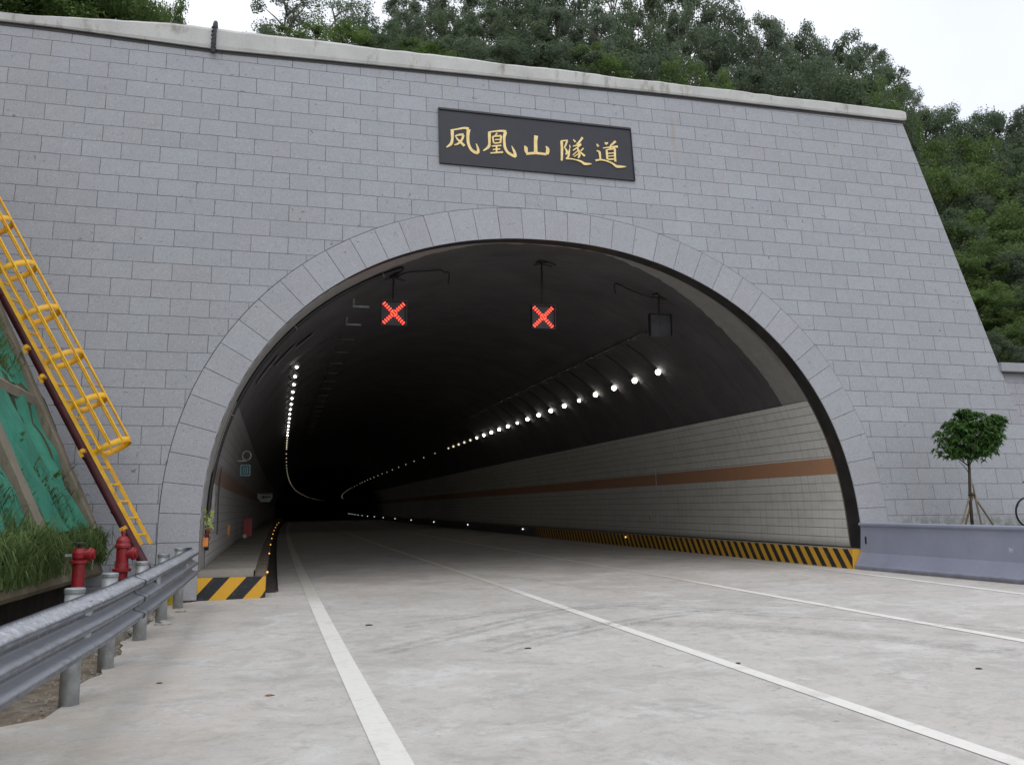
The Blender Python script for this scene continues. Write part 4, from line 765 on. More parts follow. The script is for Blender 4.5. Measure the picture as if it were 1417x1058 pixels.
# ------------------------------------------------------------------ studs along the kerbs
M_amb = emit('amber_reflector_glow', (1, .50, .08), 1.3); M_wh = emit('white_reflector_glow', (.85, .95, 1), 2.0)  # reflector glints painted as emission; there is no lamp inside
def stud(x, y, z, m, name, lab, grp, s_=.03):
    b = MB(); b.box((x, y, z), (s_*1.6, s_*1.2, s_*2)); o = bevel(b.build(name, M_lamp, origin=(x, y, z)), .004); tag(o, lab, 'reflector', grp)
    b = MB(); b.lathe((x, y-s_*.62, z+.01), [(s_*.7, 0), (s_*.6, s_*.4), (.001, s_*.55)], 8, (0, -1, 0)); b.build('reflector_lens', m, o)
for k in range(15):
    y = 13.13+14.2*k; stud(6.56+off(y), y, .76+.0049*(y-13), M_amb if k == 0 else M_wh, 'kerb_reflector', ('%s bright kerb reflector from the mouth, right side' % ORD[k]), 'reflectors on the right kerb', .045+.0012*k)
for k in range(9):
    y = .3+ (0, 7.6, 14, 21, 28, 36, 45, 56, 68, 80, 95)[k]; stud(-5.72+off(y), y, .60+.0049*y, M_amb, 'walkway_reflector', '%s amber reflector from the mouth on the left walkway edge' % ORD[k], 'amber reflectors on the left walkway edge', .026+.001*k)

# ------------------------------------------------------------------ small things on the left tunnel wall
M_teal = emit('teal_sign_face', (.22, .50, .50), .05); M_grey = simple('pale_sign_face', (.42,.43,.42), .6, bump=0); M_navy = simple('dark_sign_field', (.03,.05,.055), .6, bump=0)
t = thing('phone_sign', (-6.4, 7.6, 2.85), 'small teal framed emergency sign sticking out from the left wall', 'sign')
sx, sy, sz = -6.33, 7.6, 2.80
b = MB(); b.box((sx, sy+.02, sz), (.36, .03, .42)); b.build('panel', M_navy, t)
b = MB()
for c_, d_ in (((sx, sy, sz+.19), (.36, .02, .03)), ((sx, sy, sz-.19), (.36, .02, .03)), ((sx-.165, sy, sz), (.03, .02, .35)), ((sx+.165, sy, sz), (.03, .02, .35)), ((sx, sy, sz+.10), (.17, .02, .025)), ((sx, sy, sz-.10), (.17, .02, .025)), ((sx-.075, sy, sz), (.025, .02, .175)), ((sx+.075, sy, sz), (.025, .02, .175)), ((sx, sy, sz), (.035, .02, .10))): b.box(c_, d_)
b.build('teal_border', M_teal, t); t.scale = (.7, .7, .7); t.location = (-6.38, 7.6, 2.88)
b = MB(); b.torus((-6.35, 9.5, 3.35), (.5, 1, 0), .13, .022, 20, 6); b.box((-6.5, 9.5, 3.2), (.3, .03, .03)); tag(b.build('round_bracket', M_grey, origin=(-6.4, 9.5, 3.3)), 'faint grey ring fixed above the teal sign', 'ring')
t = thing('arrow_sign', (-6.1, 27, 2.7), 'pale grey arrow sign further in on the left tunnel wall', 'sign')
sx, sy, sz = -6.05+off(27), 27, 2.44
b = MB(); prof = [(-.42,-.05),(-.25,-.28),(.25,-.28),(.42,-.05),(.42,.22),(-.42,.22)]; b.prism(prof, lambda u, v: (sx+u, sy, sz+v), lambda u, v: (sx+u, sy+.04, sz+v)); recalc(b.build('panel', M_grey, t))
b = MB(); prof = [(.30,-.04),(.30,.04),(-.04,.04),(-.04,.12),(-.22,0),(-.04,-.12),(-.04,-.04)]; b.prism(prof, lambda u, v: (sx+u, sy-.02, sz+v), lambda u, v: (sx+u, sy, sz+v)); b.box((sx, sy-.01, sz+.17), (.7, .015, .03)); b.box((sx+.33, sy-.01, sz+.05), (.03, .015, .2)); recalc(b.build('arrow', M_navy, t)); t.scale = (.8, .8, .8)
M_red = simple('red_enamel', (.30,.015,.022), .45, var=.2, scale=8, bump=.05, dirt=(.10,.02,.02))
t = thing('extinguisher_cabinet', (-6.5, 15, 1.2), 'red fire cabinet with a white dial low on the left wall', 'cabinet')
b = MB(); b.box((-6.36, 14.9, 1.25), (.30, .4, .62)); bevel(b.build('cabinet_body', M_red, t), .02)
b = MB(); b.lathe((-6.44, 14.68, .96), [(.07, 0), (.07, .02), (.05, .03)], 16, (0,-1,0)); b.build('dial', M_grey, t)
b = MB(); b.box((-6.66, 6.4, 1.30), (.05, .22, .26)); bevel(tag(b.build('marker_plate', simple('orange_plate', (.55,.22,.05), .6, bump=0), origin=(-6.66, 6.4, 1.3)), 'small orange plate on the shadowed left tiled wall', 'plate'), .01)
b = MB(); b.box((-6.86, .62, 1.17), (.10, .10, .17)); bevel(tag(b.build('marker_plate', simple('orange_plate2', (.72,.27,.07), .6, bump=0), origin=(-6.86, .62, 1.17)), 'bright orange block at the foot of the left reveal cable', 'plate'), .01)
b = MB(); b.box((-6.80, 1.75, 1.93), (.03, .3, .75)); tag(b.build('cover_panel', simple('pale_cover', (.36,.36,.33), .7), origin=(-6.8, 1.75, 1.9)), 'tall pale cover panel on the left tiled wall beside the cable', 'panel')
b = MB()
for dy in (0, .12): b.tube([(-6.80, 3.6+dy, 1.25), (-6.80, 3.6+dy, 2.1), (-6.76, 3.6+dy, 2.75)], .018, 6)
tag(b.build('wall_conduit', M_tray, origin=(-6.8, 3.6, 2)), 'pair of grey conduits running up the left tiled wall', 'conduit')
# garland of yellow-green tape on the cable
t = thing('tape_garland', (-6.84, .85, 1.6), 'bundle of yellow-green and red tape tied on the left cable', 'tape')
for nm, cc, seed, cnt, zr in (('green_tape', (.42,.50,.10), 1, 46, (1.38, 1.76)), ('white_tape', (.62,.66,.5), 2, 16, (1.42, 1.7)), ('red_tape', (.30,.05,.06), 3, 14, (1.22, 1.42))):
    random.seed(seed); b = MB()
    for k in range(cnt):
        c_ = Vector((-6.83+ln(-.07,.07), .82+ln(-.07,.07), ln(*zr))); d = Vector((ln(-1,1), ln(-1,1), ln(-1,1))).normalized(); e = d.cross(Vector((ln(-1,1), ln(-1,1), ln(-1,1)))).normalized()
        b.face([c_-d*.05-e*.015, c_+d*.05-e*.015, c_+d*.045+e*.015, c_-d*.045+e*.015])
    b.build(nm, simple(nm+'_plastic', cc, .4, bump=0), t)
random.seed(11)
for k, (x, y, z) in enumerate(((6.93, 11.4, 1.45), (7.06, 24.5, 1.50))):
    b = MB(); b.box((x-.02, y, z), (.03, .16, .16)); b.box((x-.04, y, z), (.015, .05, .1)); tag(b.build('socket_plate', M_grey, origin=(x, y, z)), ['small white plate on the right tiled wall by the hanging wire', 'small white plate far along the right tiled wall'][k], 'plate', 'white plates on the right wall')

# ------------------------------------------------------------------ guardrail
g_ = N('galvanised_steel', .4, .55); v_ = g_.co('World'); q_ = g_.mix(g_.rng(g_.noise(v_, 5, 5, .6), .35, .65), (.11,.12,.145), (.19,.205,.235)); nn_ = g_.nd('ShaderNodeNewGeometry').outputs['Normal']; skylit_ = g_.rng(g_.sep(nn_)[2], .15, .55); q_ = g_.mix(g_.math('MULTIPLY', skylit_, .75), q_, (.60,.62,.66))  # up-facing steel painted pale as skylit; dark base stands for shaded undersides
q_ = g_.mix(g_.math('MULTIPLY', g_.rng(g_.noise(g_.mapv(v_, (8,8,5)), 2.2, 6, .8), .50, .60, 0, .9), g_.math('MULTIPLY', skylit_, g_.rng(g_.sep(v_)[2], .93, .98))), q_, (.80,.83,.88))
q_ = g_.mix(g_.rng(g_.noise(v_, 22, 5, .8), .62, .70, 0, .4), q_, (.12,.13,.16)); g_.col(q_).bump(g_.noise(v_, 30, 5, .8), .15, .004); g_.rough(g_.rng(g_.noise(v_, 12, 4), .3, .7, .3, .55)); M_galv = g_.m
M_galv2 = simple('dull_galvanised_post', (.36,.38,.39), .5, .55, var=.25, scale=7, bump=.15, dirt=(.55,.57,.58))
gr = thing('guardrail', (-7.2, -6, .1), 'galvanised three-wave steel guardrail on round posts left of the road', 'guardrail')
def rail_x(y):
    k = ((-30, -7.9), (-14, -7.42), (-11.5, -7.29), (-9, -7.13), (-7, -7.06), (-4, -7.0), (-1, -6.945), (2, -6.9))
    for (a, xa), (c, xc) in zip(k, k[1:]):
        if a <= y <= c: return xa+(xc-xa)*(y-a)/(c-a)
def beam_prof():   # (out, z) thrie beam
    P = []
    n_ = 36
    for i in range(n_+1):
        u = i/n_; P.append((.055*math.tanh(1.9*math.cos(u*6*math.pi))/.956, .50-.50*u))
    return P
BP = beam_prof()
def beam(y0, y1, o_, nm='beam'):
    b = MB(); ny = max(2, int((y1-y0)/.35)); rows = []
    for i in range(ny+1):
        y = y0+(y1-y0)*i/ny; zb = rz(-7.1, y)+.49
        rows.append([(rail_x(y)+.05-p+o_, y, zb+z) for p, z in BP])
    b.grid(rows); b.grid([[(x-.006, y, z) for x, y, z in r_] for r_ in rows]); b.grid([rows[0], [(x-.006, y, z) for x, y, z in rows[0]]]); b.grid([rows[-1], [(x-.006, y, z) for x, y, z in rows[-1]]])
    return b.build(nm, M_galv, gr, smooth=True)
bs = [-21.3, -17.3, -13.3, -11.0, -7.25, -3.6, -1.55]
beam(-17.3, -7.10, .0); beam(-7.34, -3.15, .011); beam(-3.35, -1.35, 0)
b = MB(); rows = []
for i in range(11):
    a = -math.pi/2+math.pi*i/10; rows.append([(rail_x(-1.35)+.05-.07+.12*math.sin(-a)*.0+.13*(math.cos(a))*0+ (-.0), -1.35+.22*math.cos(a), rz(-7.3,-1)+.425+.25+.25*math.sin(a)) for _ in (0,)])
rows = []
for j in range(9):
    u = j/8; y = -1.35+.25*math.sin(u*math.pi/2); x = rail_x(-1.35)+.04-.16*(1-math.cos(u*math.pi/2)); rows.append([(x+(-.046*math.tanh(2.2*math.cos(k/18*6*math.pi)))*(1-u), y, rz(-7.1,-1)+.49+.50-.50*k/18) for k in range(19)])
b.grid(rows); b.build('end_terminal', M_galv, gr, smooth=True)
for ye in (-7.34, -3.35, -7.10):
    b = MB(); zb = rz(-7.1, ye)+.49; b.grid([[(rail_x(y)+.05-p+.013, y, zb+z) for p, z in BP] for y in (ye-.008, ye+.008)]); b.build('lap_shade', M_cable, gr)  # dark strip drawn as the shade in each beam lap
PY = [-10.6, -8.75, -6.9, -4.84, -3.0, -1.15]
for y in PY + [-12.6, -14.6]:
    x = -7.38+max(0, y+7)*.038-max(0, -9.2-y)*.16; z0 = rz(x, y)-.25; zt = rz(x, y)+.985
    b = MB(); b.lathe((x, y, z0), [(.082, 0), (.082, zt-z0-.02)], 20); b.build('post', M_galv2, gr, smooth=False).data.polygons.foreach_set('use_smooth', [True]*20+[False]*2)
    b = MB(); b.lathe((x, y, zt-.07), [(.084, .03), (.088, .034), (.088, .066), (.080, .074), (.02, .077)], 20); b.build('post_cap', M_galv2, gr)
    b = MB(); zc = rz(x, y)+.74; xr = rail_x(y)-.01
    b.raw([(x+.05, y-.09, zc-.12), (xr, y-.10, zc-.13), (xr, y-.10, zc+.12), (x+.05, y-.09, zc+.10), (x+.05, y+.09, zc-.12), (xr, y+.10, zc-.13), (xr, y+.10, zc+.12), (x+.05, y+.09, zc+.10)], [(0,1,2,3),(4,7,6,5),(0,4,5,1),(3,2,6,7),(0,3,7,4),(1,5,6,2)]); b.build('spacer_block', M_galv2, gr)
for y, z_ in ((-9.6, .27), (-9.6, .44), (-5.9, .36), (-2.6, .3)):
    b = MB(); zz = rz(-7.1, y)+.49+z_-.04; xx = rail_x(y)+.035
    b.raw([(xx, y-.05, zz-.05), (xx+.035, y-.03, zz-.05), (xx+.035, y+.05, zz-.04), (xx, y+.07, zz-.04), (xx, y-.06, zz+.06), (xx+.035, y-.05, zz+.06), (xx+.035, y+.04, zz+.06), (xx, y+.05, zz+.06)], [(0,1,2,3),(4,7,6,5),(0,4,5,1),(3,2,6,7),(0,3,7,4),(1,5,6,2)]); b.build('reflector_bracket', M_galv2, gr)
# short capped post behind the rail
def postlet(x, y, h, lab):
    b = MB(); z0 = rz(x, y)-.2; b.lathe((x, y, z0), [(.065, 0), (.065, h+.18), (.07, h+.18), (.07, h+.24), (.05, h+.25)], 18); tag(b.build('spare_post', M_galv2, origin=(x, y, z0+.2)), lab, 'post')
postlet(-7.62, -4.5, .95, 'short capped steel post standing just behind the guardrail by the right hydrant')

# ------------------------------------------------------------------ hydrants
def hydrant(x, y, zt, lab, rot, valve):
    v0_ = None
    z0 = -.1+0; H = zt-z0
    t = thing('fire_hydrant', (x, y, rz(x, y)-.05), lab, 'fire hydrant', 'fire hydrants behind the guardrail'); d = Vector((math.cos(rot), math.sin(rot), 0))
    b = MB(); f_ = zt-.40
    if valve: b.lathe((x, y, z0), [(.085, 0), (.085, f_+.20-z0), (.13, f_+.205-z0), (.13, f_+.235-z0), (.07, f_+.24-z0), (.095, f_+.27-z0), (.10, f_+.33-z0), (.075, f_+.385-z0), (.03, f_+.40-z0)], 22)
    else: b.lathe((x, y, z0), [(.05, 0), (.05, f_-.16-z0), (.085, f_-.15-z0), (.085, f_-.06-z0), (.135, f_-.055-z0), (.135, f_-.02-z0), (.10, f_-.015-z0), (.088, f_+.05-z0), (.088, f_+.24-z0), (.115, f_+.25-z0), (.115, f_+.28-z0), (.10, f_+.30-z0), (.095, f_+.34-z0), (.06, f_+.385-z0), (.03, f_+.395-z0)], 22)
    b.build('barrel', M_red, t, smooth=False)
    b = MB(); b.lathe((x, y, z0-.1), [(.11, 0), (.11, f_-.33-z0), (.09, f_-.30-z0)], 12); b.build('riser', M_slab, t)
    zo = f_+(.31 if valve else .17)
    b = MB(); b.lathe(Vector((x, y, zo))+d*.05, [(.062, 0), (.062, .09), (.082, .09), (.082, .13), (.06, .14), (.06, .165), (.03, .17)], 16, d); b.build('outlet', M_red, t)
    b = MB()
    b.lathe((x, y, zt-.01), [(.03, 0), (.03, .04), (.10 if valve else .04, .045), (.10 if valve else .04, .065), (.02, .075)], 12 if valve else 5); b.build('valve_cap', simple('dark_valve', (.02,.03,.02), .5, bump=0) if valve else M_red, t)
    if valve: b = MB(); b.box((x-.14, y, f_+.30), (.1, .05, .03)); b.build('handle_tab', M_galv2, t)
    b = MB(); cc = Vector((x, y, zo-.05))+d*.19
    for k in range(5): b.torus(cc+Vector((0, 0, -.03*k)), Vector((1, k % 2, 0)), .014, .004, 8, 4)
    b.build('chain', M_galv2, t)
    t.scale = (.86, .86, 1)
hydrant(-8.03, -5.0, 1.29, 'squat red hydrant with a dark valve wheel, the left one of the pair', -.15, True)
hydrant(-7.56, -4.75, 1.42, 'taller red hydrant with domed top, the right one of the pair', -.2, False)

# ------------------------------------------------------------------ ladder with cage, pipe
M_yel = simple('yellow_paint', (.86,.47,.025), .5, var=.14, scale=7, bump=.1, dirt=(.50,.27,.07))
t = thing('caged_ladder', (-7.7, -1.05, 1.25), 'yellow steel ladder with a round safety cage leaning up the left slope', 'ladder')
D = Vector((-2.41, 0, 4.37)).normalized(); B0 = Vector((-7.76, -1.22, 1.20)); Wv = Vector((.10, .42, 0)); Nn = Vector((D.z, 0, -D.x)).normalized()
LEN = 12.0
for s_ in (0, 1):
    b = MB(); A0 = B0+Wv*s_; rot = D.to_track_quat('Z', 'Y').to_matrix(); b.box(A0+D*LEN/2, (.062, .055, LEN), rot); b.build('stringer', M_yel, t)
for k in range(36): b = MB(); p = B0+D*(.18+.32*k); b.tube([p, p+Wv], .019, 6); b.build('rung', M_yel, t)
Cn = B0+Wv*.5; Wn = Wv.normalized(); hoops = [1.72+.85*k for k in range(12)]; RR = .31
def cage_pt(h_, a): # a from -1..1 around the hoop
    an = a*math.radians(128); return Cn+D*h_+Nn*(.24+RR*math.cos(an)*1.0)+Wn*RR*math.sin(an)*.92
for h_ in hoops:
    P = [B0+D*h_] + [cage_pt(h_, -1+2*k/18) for k in range(19)] + [B0+Wv+D*h_]
    b = MB(); hw = .05
    b.grid([[p-D*hw for p in P], [p+D*hw for p in P]]); o = b.build('hoop', M_yel, t, smooth=True); m_ = o.modifiers.new('thick', 'SOLIDIFY'); m_.thickness = .010
for a in (-.86, -.57, -.28, 0, .28, .57, .86):
    b = MB(); rot = D.to_track_quat('Z', 'Y').to_matrix(); b.tube([cage_pt(hoops[0]+.0, a)*1, cage_pt(LEN-.2, a)], .019, 6); b.build('cage_bar', M_yel, t)
for h_ in (.35, 1.8, 3.2, 3.75, 5.6, 7.4):
    b = MB(); p = B0+D*h_; b.box(p-Nn*.06-Vector((.05, 0, 0)), (.22, .05, .06), D.to_track_quat('Z', 'Y').to_matrix()); b.box(p-Nn*.16, (.05, .05, .12), D.to_track_quat('Z', 'Y').to_matrix()); b.build('wall_clamp', M_yel, t)
M_pipe = simple('maroon_pipe', (.105,.022,.030), .45, var=.25, scale=5, bump=.1, dirt=(.07,.04,.035))
t = thing('drain_pipe', (-7.9, -.75, .6), 'thick maroon pipe running up the slope just left of the yellow ladder', 'pipe')
Q0 = Vector((-7.83, -.62, .95)); DP = Vector((-2.48, 0, 4.6)).normalized()
b = MB(); b.tube([(-7.55, -.62, .0), (-7.56, -.62, .38), Q0-DP*.25, Q0, Q0+DP*13], .082, 14); b.build('pipe_run', M_pipe, t, smooth=True)
for k in range(12): b = MB(); b.tube([Q0+DP*(.9+1.05*k), Q0+DP*(.95+1.05*k)], .090, 14); b.build('collar', M_pipe, t)
# ------------------------------------------------------------------ netted slope with concrete ribs
M_net = N('green_netting', .7); v_ = M_net.co('World'); q_ = M_net.mix(M_net.rng(M_net.noise(v_, 1.6, 6, .65), .3, .7), (.018,.16,.105), (.04,.29,.19)); q_ = M_net.mix(M_net.rng(M_net.noise(M_net.mapv(v_, (1,2.5,.5)), 2.4, 6, .8), .58, .66, 0, .8), q_, (.06,.08,.03)); q_ = M_net.mix(M_net.rng(M_net.noise(v_, 60, 2), .45, .6, 0, .3), q_, (.01,.07,.05)); M_net.col(q_).bump(M_net.noise(M_net.mapv(v_, (1, 6, .8)), 2, 5, .7), .8, .06); M_net = M_net.m
def netting(y0, y1, z0, z1, lab, seed):
    b = MB(); rows = []; ny = int((y1-y0)*14); nz_ = int((z1-z0)*12)
    for i in range(ny+1):
        y = y0+(y1-y0)*i/ny; r_ = []
        for k in range(nz_+1):
            z = z0+(z1-z0)*k/nz_; f_ = .09*abs(math.sin(y*3.1+z*1.1+seed+1.6*noise.noise(Vector((y, z, seed)))))**.7+.09*noise.noise(Vector((y*1.3, z*1.1, seed+3)))+.035*noise.noise(Vector((y*5, z*2.5, seed+8)))
            zz = z+.12*noise.noise(Vector((y*1.5, k*.2, seed+5)))
            r_.append((slx(zz)+.07+f_, y, zz+f_*.4))
        rows.append(r_)
    b.grid(rows); o = b.build('slope_netting', M_net, origin=(slx(z0), (y0+y1)/2, z0), smooth=True); tag(o, lab, 'netting', 'green netting sheets on the cut slope')
netting(-4.62, -1.30, 1.42, 3.55, 'large lower sheet of green netting between the two sloping concrete ribs', 1)
netting(-4.62, -1.30, 3.66, 6.9, 'upper sheet of green netting above the cross beam', 2)
netting(-8.6, -5.10, 1.42, 3.55, 'green netting sheet at the left edge, left of the nearer rib', 3)
netting(-12.5, -9.0, 1.42, 6.0, 'green netting sheet nearest the camera on the slope', 4)
def rib(y, wd, hh, lab, z0=1.38, z1=12):
    b = MB(); rows = []; N_ = 60
    for i in range(N_+1):
        z = z0+(z1-z0)*i/N_; x = slx(z); j = lambda q: .018*noise.noise(Vector((z*3, q*4, y)))
        rows.append([(x-.1, y-wd/2+j(1), z-.1), (x+hh*.9+j(2), y-wd/2+j(3), z+hh*.4), (x+hh+j(4), y-wd/2+.05, z+hh*.45), (x+hh+j(5), y+wd/2-.05, z+hh*.45), (x+hh*.9+j(6), y+wd/2+j(7), z+hh*.4), (x-.1, y+wd/2, z-.1)])
    b.grid(rows); o = b.build('slope_rib', M_rib, origin=(slx(z0), y, z0)); tag(o, lab, 'concrete rib', 'sloping concrete ribs of the cut slope')
rib(-4.86, .34, .24, 'broad mossy concrete rib on the slope, the nearer of the two visible'); rib(-1.02, .36, .22, 'slender mossy concrete rib just left of the maroon pipe'); rib(-8.8, .42, .26, 'mossy concrete rib on the slope nearest the camera')
b = MB(); rows = []
for i in range(60):
    y = -12.6+i*(11.5/59); z = 3.55; x = slx(z); j = .02*noise.noise(Vector((y*3, 0, 0))); rows.append([(x-.1, y, z-.05), (x+.17+j, y, z-.05), (x+.19+j, y, z+.08), (x+.0, y, z+.22)])
b.grid(rows); tag(b.build('cross_beam', M_rib, origin=(slx(3.6), -6, 3.6)), 'mossy concrete beam running level across the slope ribs', 'concrete beam')
# concrete apron at the foot of the slope
b = MB(); rows = []
for i in range(110):
    y = -14+i*(13.7/109); dx = .02*noise.noise(Vector((y*1.5, 0, 0))); s_ = .012*(y+5)
    rows.append([(-8.95, y, .66), (-8.50+dx, y, .72-s_), (-8.46+dx, y, .78-s_), (-8.60+dx*2, y, 1.14-s_*.5), (-8.78, y, 1.24)])
b.grid(rows); tag(b.build('slope_apron', simple('brown_stained_concrete', (.125,.105,.065), .9, var=.35, scale=2.2, bump=.4, dirt=(.055,.055,.03)), origin=(-8.6, -7, .8)), 'brown stained concrete apron overhanging the dark ditch below the grass', 'concrete apron')
# debris at the road edge
M_rub = simple('broken_concrete', (.42,.40,.36), .9, var=.2, scale=8, bump=.4)
random.seed(21)
def rock(name, x, y, s_, m, lab, cat, grp=None, flat=.6, zoff=0):
    b = MB(); bm = bmesh.new(); bmesh.ops.create_icosphere(bm, subdivisions=2, radius=1)
    sd = random.random()*50
    for v in bm.verts:
        k = .7+.6*noise.noise(v.co*1.3+Vector((sd, 0, 0))); v.co = Vector((v.co.x*k*s_[0], v.co.y*k*s_[1], v.co.z*k*s_[2]))
    b.raw([v.co+Vector((x, y, rz(x, y)+s_[2]*.4+zoff)) for v in bm.verts], [[v.index for v in f.verts] for f in bm.faces]); bm.free()
    o = b.build(name, m, origin=(x, y, rz(x, y))); tag(o, lab, cat, grp)
for k, (x, y, a, l_) in enumerate(((-7.28, -2.6, .16, 'flat broken concrete slab piece beside the second post from the mouth'), (-7.05, -1.75, .09, 'small pale concrete lump near the last guardrail post'), (-7.45, -4.1, .14, 'broken concrete piece behind the third guardrail post from the mouth'), (-7.52, -3.4, .11, 'pale rubble chunk just behind the guardrail'), (-7.55, -7.7, .08, 'small concrete lump in the dirt left of the nearest posts'), (-7.15, -3.35, .12, 'flat rubble piece lying on the road edge between two posts'))):
    rock('rubble', x, y, (a*1.3, a, a*.42), M_rub, l_, 'rubble', 'rubble along the guardrail')
M_leafb = simple('dry_leaf', (.26,.12,.05), .8, bump=0); M_blk = simple('dark_clod', (.05,.045,.04), .9)
rock('dry_leaf', -5.70, -9.01, (.055, .035, .012), M_leafb, 'small brown dry leaf on the left shoulder of the road', 'leaf')
for x, y, s_, l_ in ((-6.72, -8.02, .022, 'tiny dark clod of earth on the road near the guardrail'), (-4.37, -4.73, .04, 'dark clod just right of the left white line'), (-2.88, -7.47, .035, 'dark clod between the left line and the middle line'), (.71, -10.28, .032, 'dark scrap on the right part of the road'), (-1.2, -9.2, .03, 'dark splinter by the long white lane line')):
    rock('earth_clod', x, y, (s_*1.6, s_, s_*.35), M_blk, l_, 'clod', 'dark clods on the road')
random.seed(5)
b = MB()
for k in range(800):
    x = random.choice((ln(-7.95, -7.40), ln(-7.5, -7.3))); y = ln(-12, -.6); s_ = ln(.006, .03); z = rz(x, y)-.03+s_*.2
    ps = [(x+s_*math.cos(a)*ln(.7,1.2), y+s_*math.sin(a)*ln(.7,1.2), z) for a in (0, 1.6, 3.2, 4.7)]; top = (x+ln(-s_,s_)*.3, y, z+s_*ln(.5,1))
    for q in range(4): b.face([ps[q], ps[(q+1) % 4], top])
tag(b.build('gravel', simple('grit', (.27,.24,.20), .95, var=.35, scale=9, bump=.2), origin=(-7.6, -6, 0)), 'loose gravel and grit scattered under the guardrail', 'gravel', kind='stuff')
# yellow drum behind the last posts
t = thing('yellow_bucket', (-7.27, -.62, .12), 'yellow plastic bucket half hidden behind the guardrail end', 'bucket')
b = MB(); b.lathe((-7.27, -.62, .12), [(.115, 0), (.14, .30), (.15, .30), (.15, .32), (.13, .32), (.11, .03)], 20); b.build('bucket_body', simple('yellow_plastic', (.55,.42,.03), .5, dirt=(.35,.33,.2)), t)
b = MB(); b.tube([Vector((-7.27+.15*math.cos(a), -.62-.1*math.sin(a), .42-.12*math.sin(a))) for a in [math.pi*k/12 for k in range(13)]], .005, 5); b.build('handle', M_galv2, t)

# ------------------------------------------------------------------ concrete barrier
M_bar = N('lavender_grey_paint', .55); v_ = M_bar.co('World'); q_ = M_bar.mix(M_bar.rng(M_bar.noise(v_, 1.2, 5, .6), .3, .7), (.265,.285,.375), (.315,.335,.43)); s_ = M_bar.sep(v_)
q_ = M_bar.mix(M_bar.rng(M_bar.noise(M_bar.mapv(v_, (1,1,.3)), 4, 5, .7), .56, .75, 0, .35), q_, (.20,.20,.24)); q_ = M_bar.mix(M_bar.rng(M_bar.math('ADD', s_[2], M_bar.math('MULTIPLY', M_bar.noise(v_, 5, 4), .12)), .52, .44, 0, .8), q_, (.13,.12,.12))
q_ = M_bar.mix(M_bar.rng(M_bar.noise(v_, 6, 3, .5, .4), .73, .75, 0, .7), q_, (.55,.55,.58)); M_bar.col(q_).bump(M_bar.noise(v_, 14, 5, .6), .15, .01); M_bar = M_bar.m
t = thing('concrete_barrier', (6.8, -2, .4), 'lavender-grey painted concrete barrier at the right road edge', 'barrier')
prof = [(.0,-.1),(.0,.08),(.03,.12),(.165,.36),(.20,.80),(.20,.915),(.165,.93),(.15,.955),(.155,.985),(.185,1.0),(.40,1.0),(.42,.98),(.42,-.1)]
b = MB(); rows = []
for i in range(81):
    y = -.16-i*.25; zb = rz(barX(y), y); rows.append([(barX(y)-.01+u, y, zb+v) for u, v in prof])
b.grid(rows); b.face(rows[0]); recalc(b.build('barrier_body', M_bar, t))
b = MB(); b.box((6.62+.19, -.33, .39+.62), (.015, .035, .15)); b.build('slot', M_black, t)

# ------------------------------------------------------------------ bicycle beyond the barrier
t = thing('bicycle', (10.6, -1.1, 1.24), 'bicycle parked against the stone wall at the right edge of the photo', 'bicycle')
M_rubb = simple('tyre', (.02,.02,.02), .8, bump=0); M_chr = simple('bright_steel', (.6,.6,.62), .3, .8, bump=0); M_frm = simple('bicycle_paint', (.55,.56,.58), .4, bump=0)
for k in (0, 1):
    cx = 10.37+1.03*k; w0 = MB(); w0.torus((cx, -1.15, 1.58), (0,1,0), .315, .022, 40, 8); w = w0.build('wheel', M_rubb, t, smooth=True)
    w0 = MB(); w0.torus((cx, -1.15, 1.58), (0,1,0), .288, .010, 36, 6); w0.build('rim', M_chr, w)
    w0 = MB()
    for q in range(18): a = 2*math.pi*q/18; w0.tube([(cx, -1.15+(.03 if q % 2 else -.03), 1.58), (cx+.285*math.cos(a), -1.15, 1.58+.285*math.sin(a))], .0025, 4)
    w0.lathe((cx, -1.2, 1.58), [(.025, 0), (.025, .1)], 10, (0,1,0)); w0.build('spokes', M_chr, w)
b = MB(); F = lambda x, z: (x+.3, -1.15, z)
for p, q in (((10.12,1.58),(10.32,2.12)), ((10.32,2.05),(10.85,2.02)), ((10.30,1.98),(10.72,1.52)), ((10.72,1.52),(10.86,2.12)), ((10.72,1.52),(11.15,1.58)), ((11.15,1.58),(10.85,2.0))): b.tube([F(*p), F(*q)], .016, 8)
b.build('frame', M_frm, t)
b = MB(); b.tube([(10.56,-1.42,2.24),(10.60,-1.35,2.27),(10.62,-1.15,2.22),(10.60,-.95,2.27),(10.56,-.88,2.24)], .013, 8); b.tube([F(10.31,2.08), F(10.33,2.22)], .013, 8); b.build('handlebar', M_rubb, t)
b = MB(); b.raw([(11.08,-1.22,2.16),(11.08,-1.08,2.16),(11.3,-1.06,2.17),(11.3,-1.24,2.17),(11.10,-1.20,2.20),(11.10,-1.10,2.20),(11.29,-1.08,2.22),(11.29,-1.22,2.22)], [(3,2,1,0),(4,5,6,7),(0,1,5,4),(1,2,6,5),(2,3,7,6),(3,0,4,7)]); bevel(b.build('saddle', M_rubb, t), .02)
b = MB(); b.torus((11.02,-1.11,1.52), (0,1,0), .09, .006, 24, 5); b.tube([(11.02,-1.05,1.52),(11.10,-1.05,1.40),(11.14,-1.0,1.40)], .01, 6); b.tube([(11.02,-1.25,1.52),(10.94,-1.25,1.64),(10.90,-1.30,1.64)], .01, 6); b.build('crank', M_chr, t)
b = MB(); b.grid([[(10.42+.345*math.cos(a)+0, -1.15+dy, 1.58+.345*math.sin(a)) for dy in (-.028, 0, .028)] for a in [math.radians(25+8*k) for k in range(18)]]); b.build('mudguard', M_chr, t)

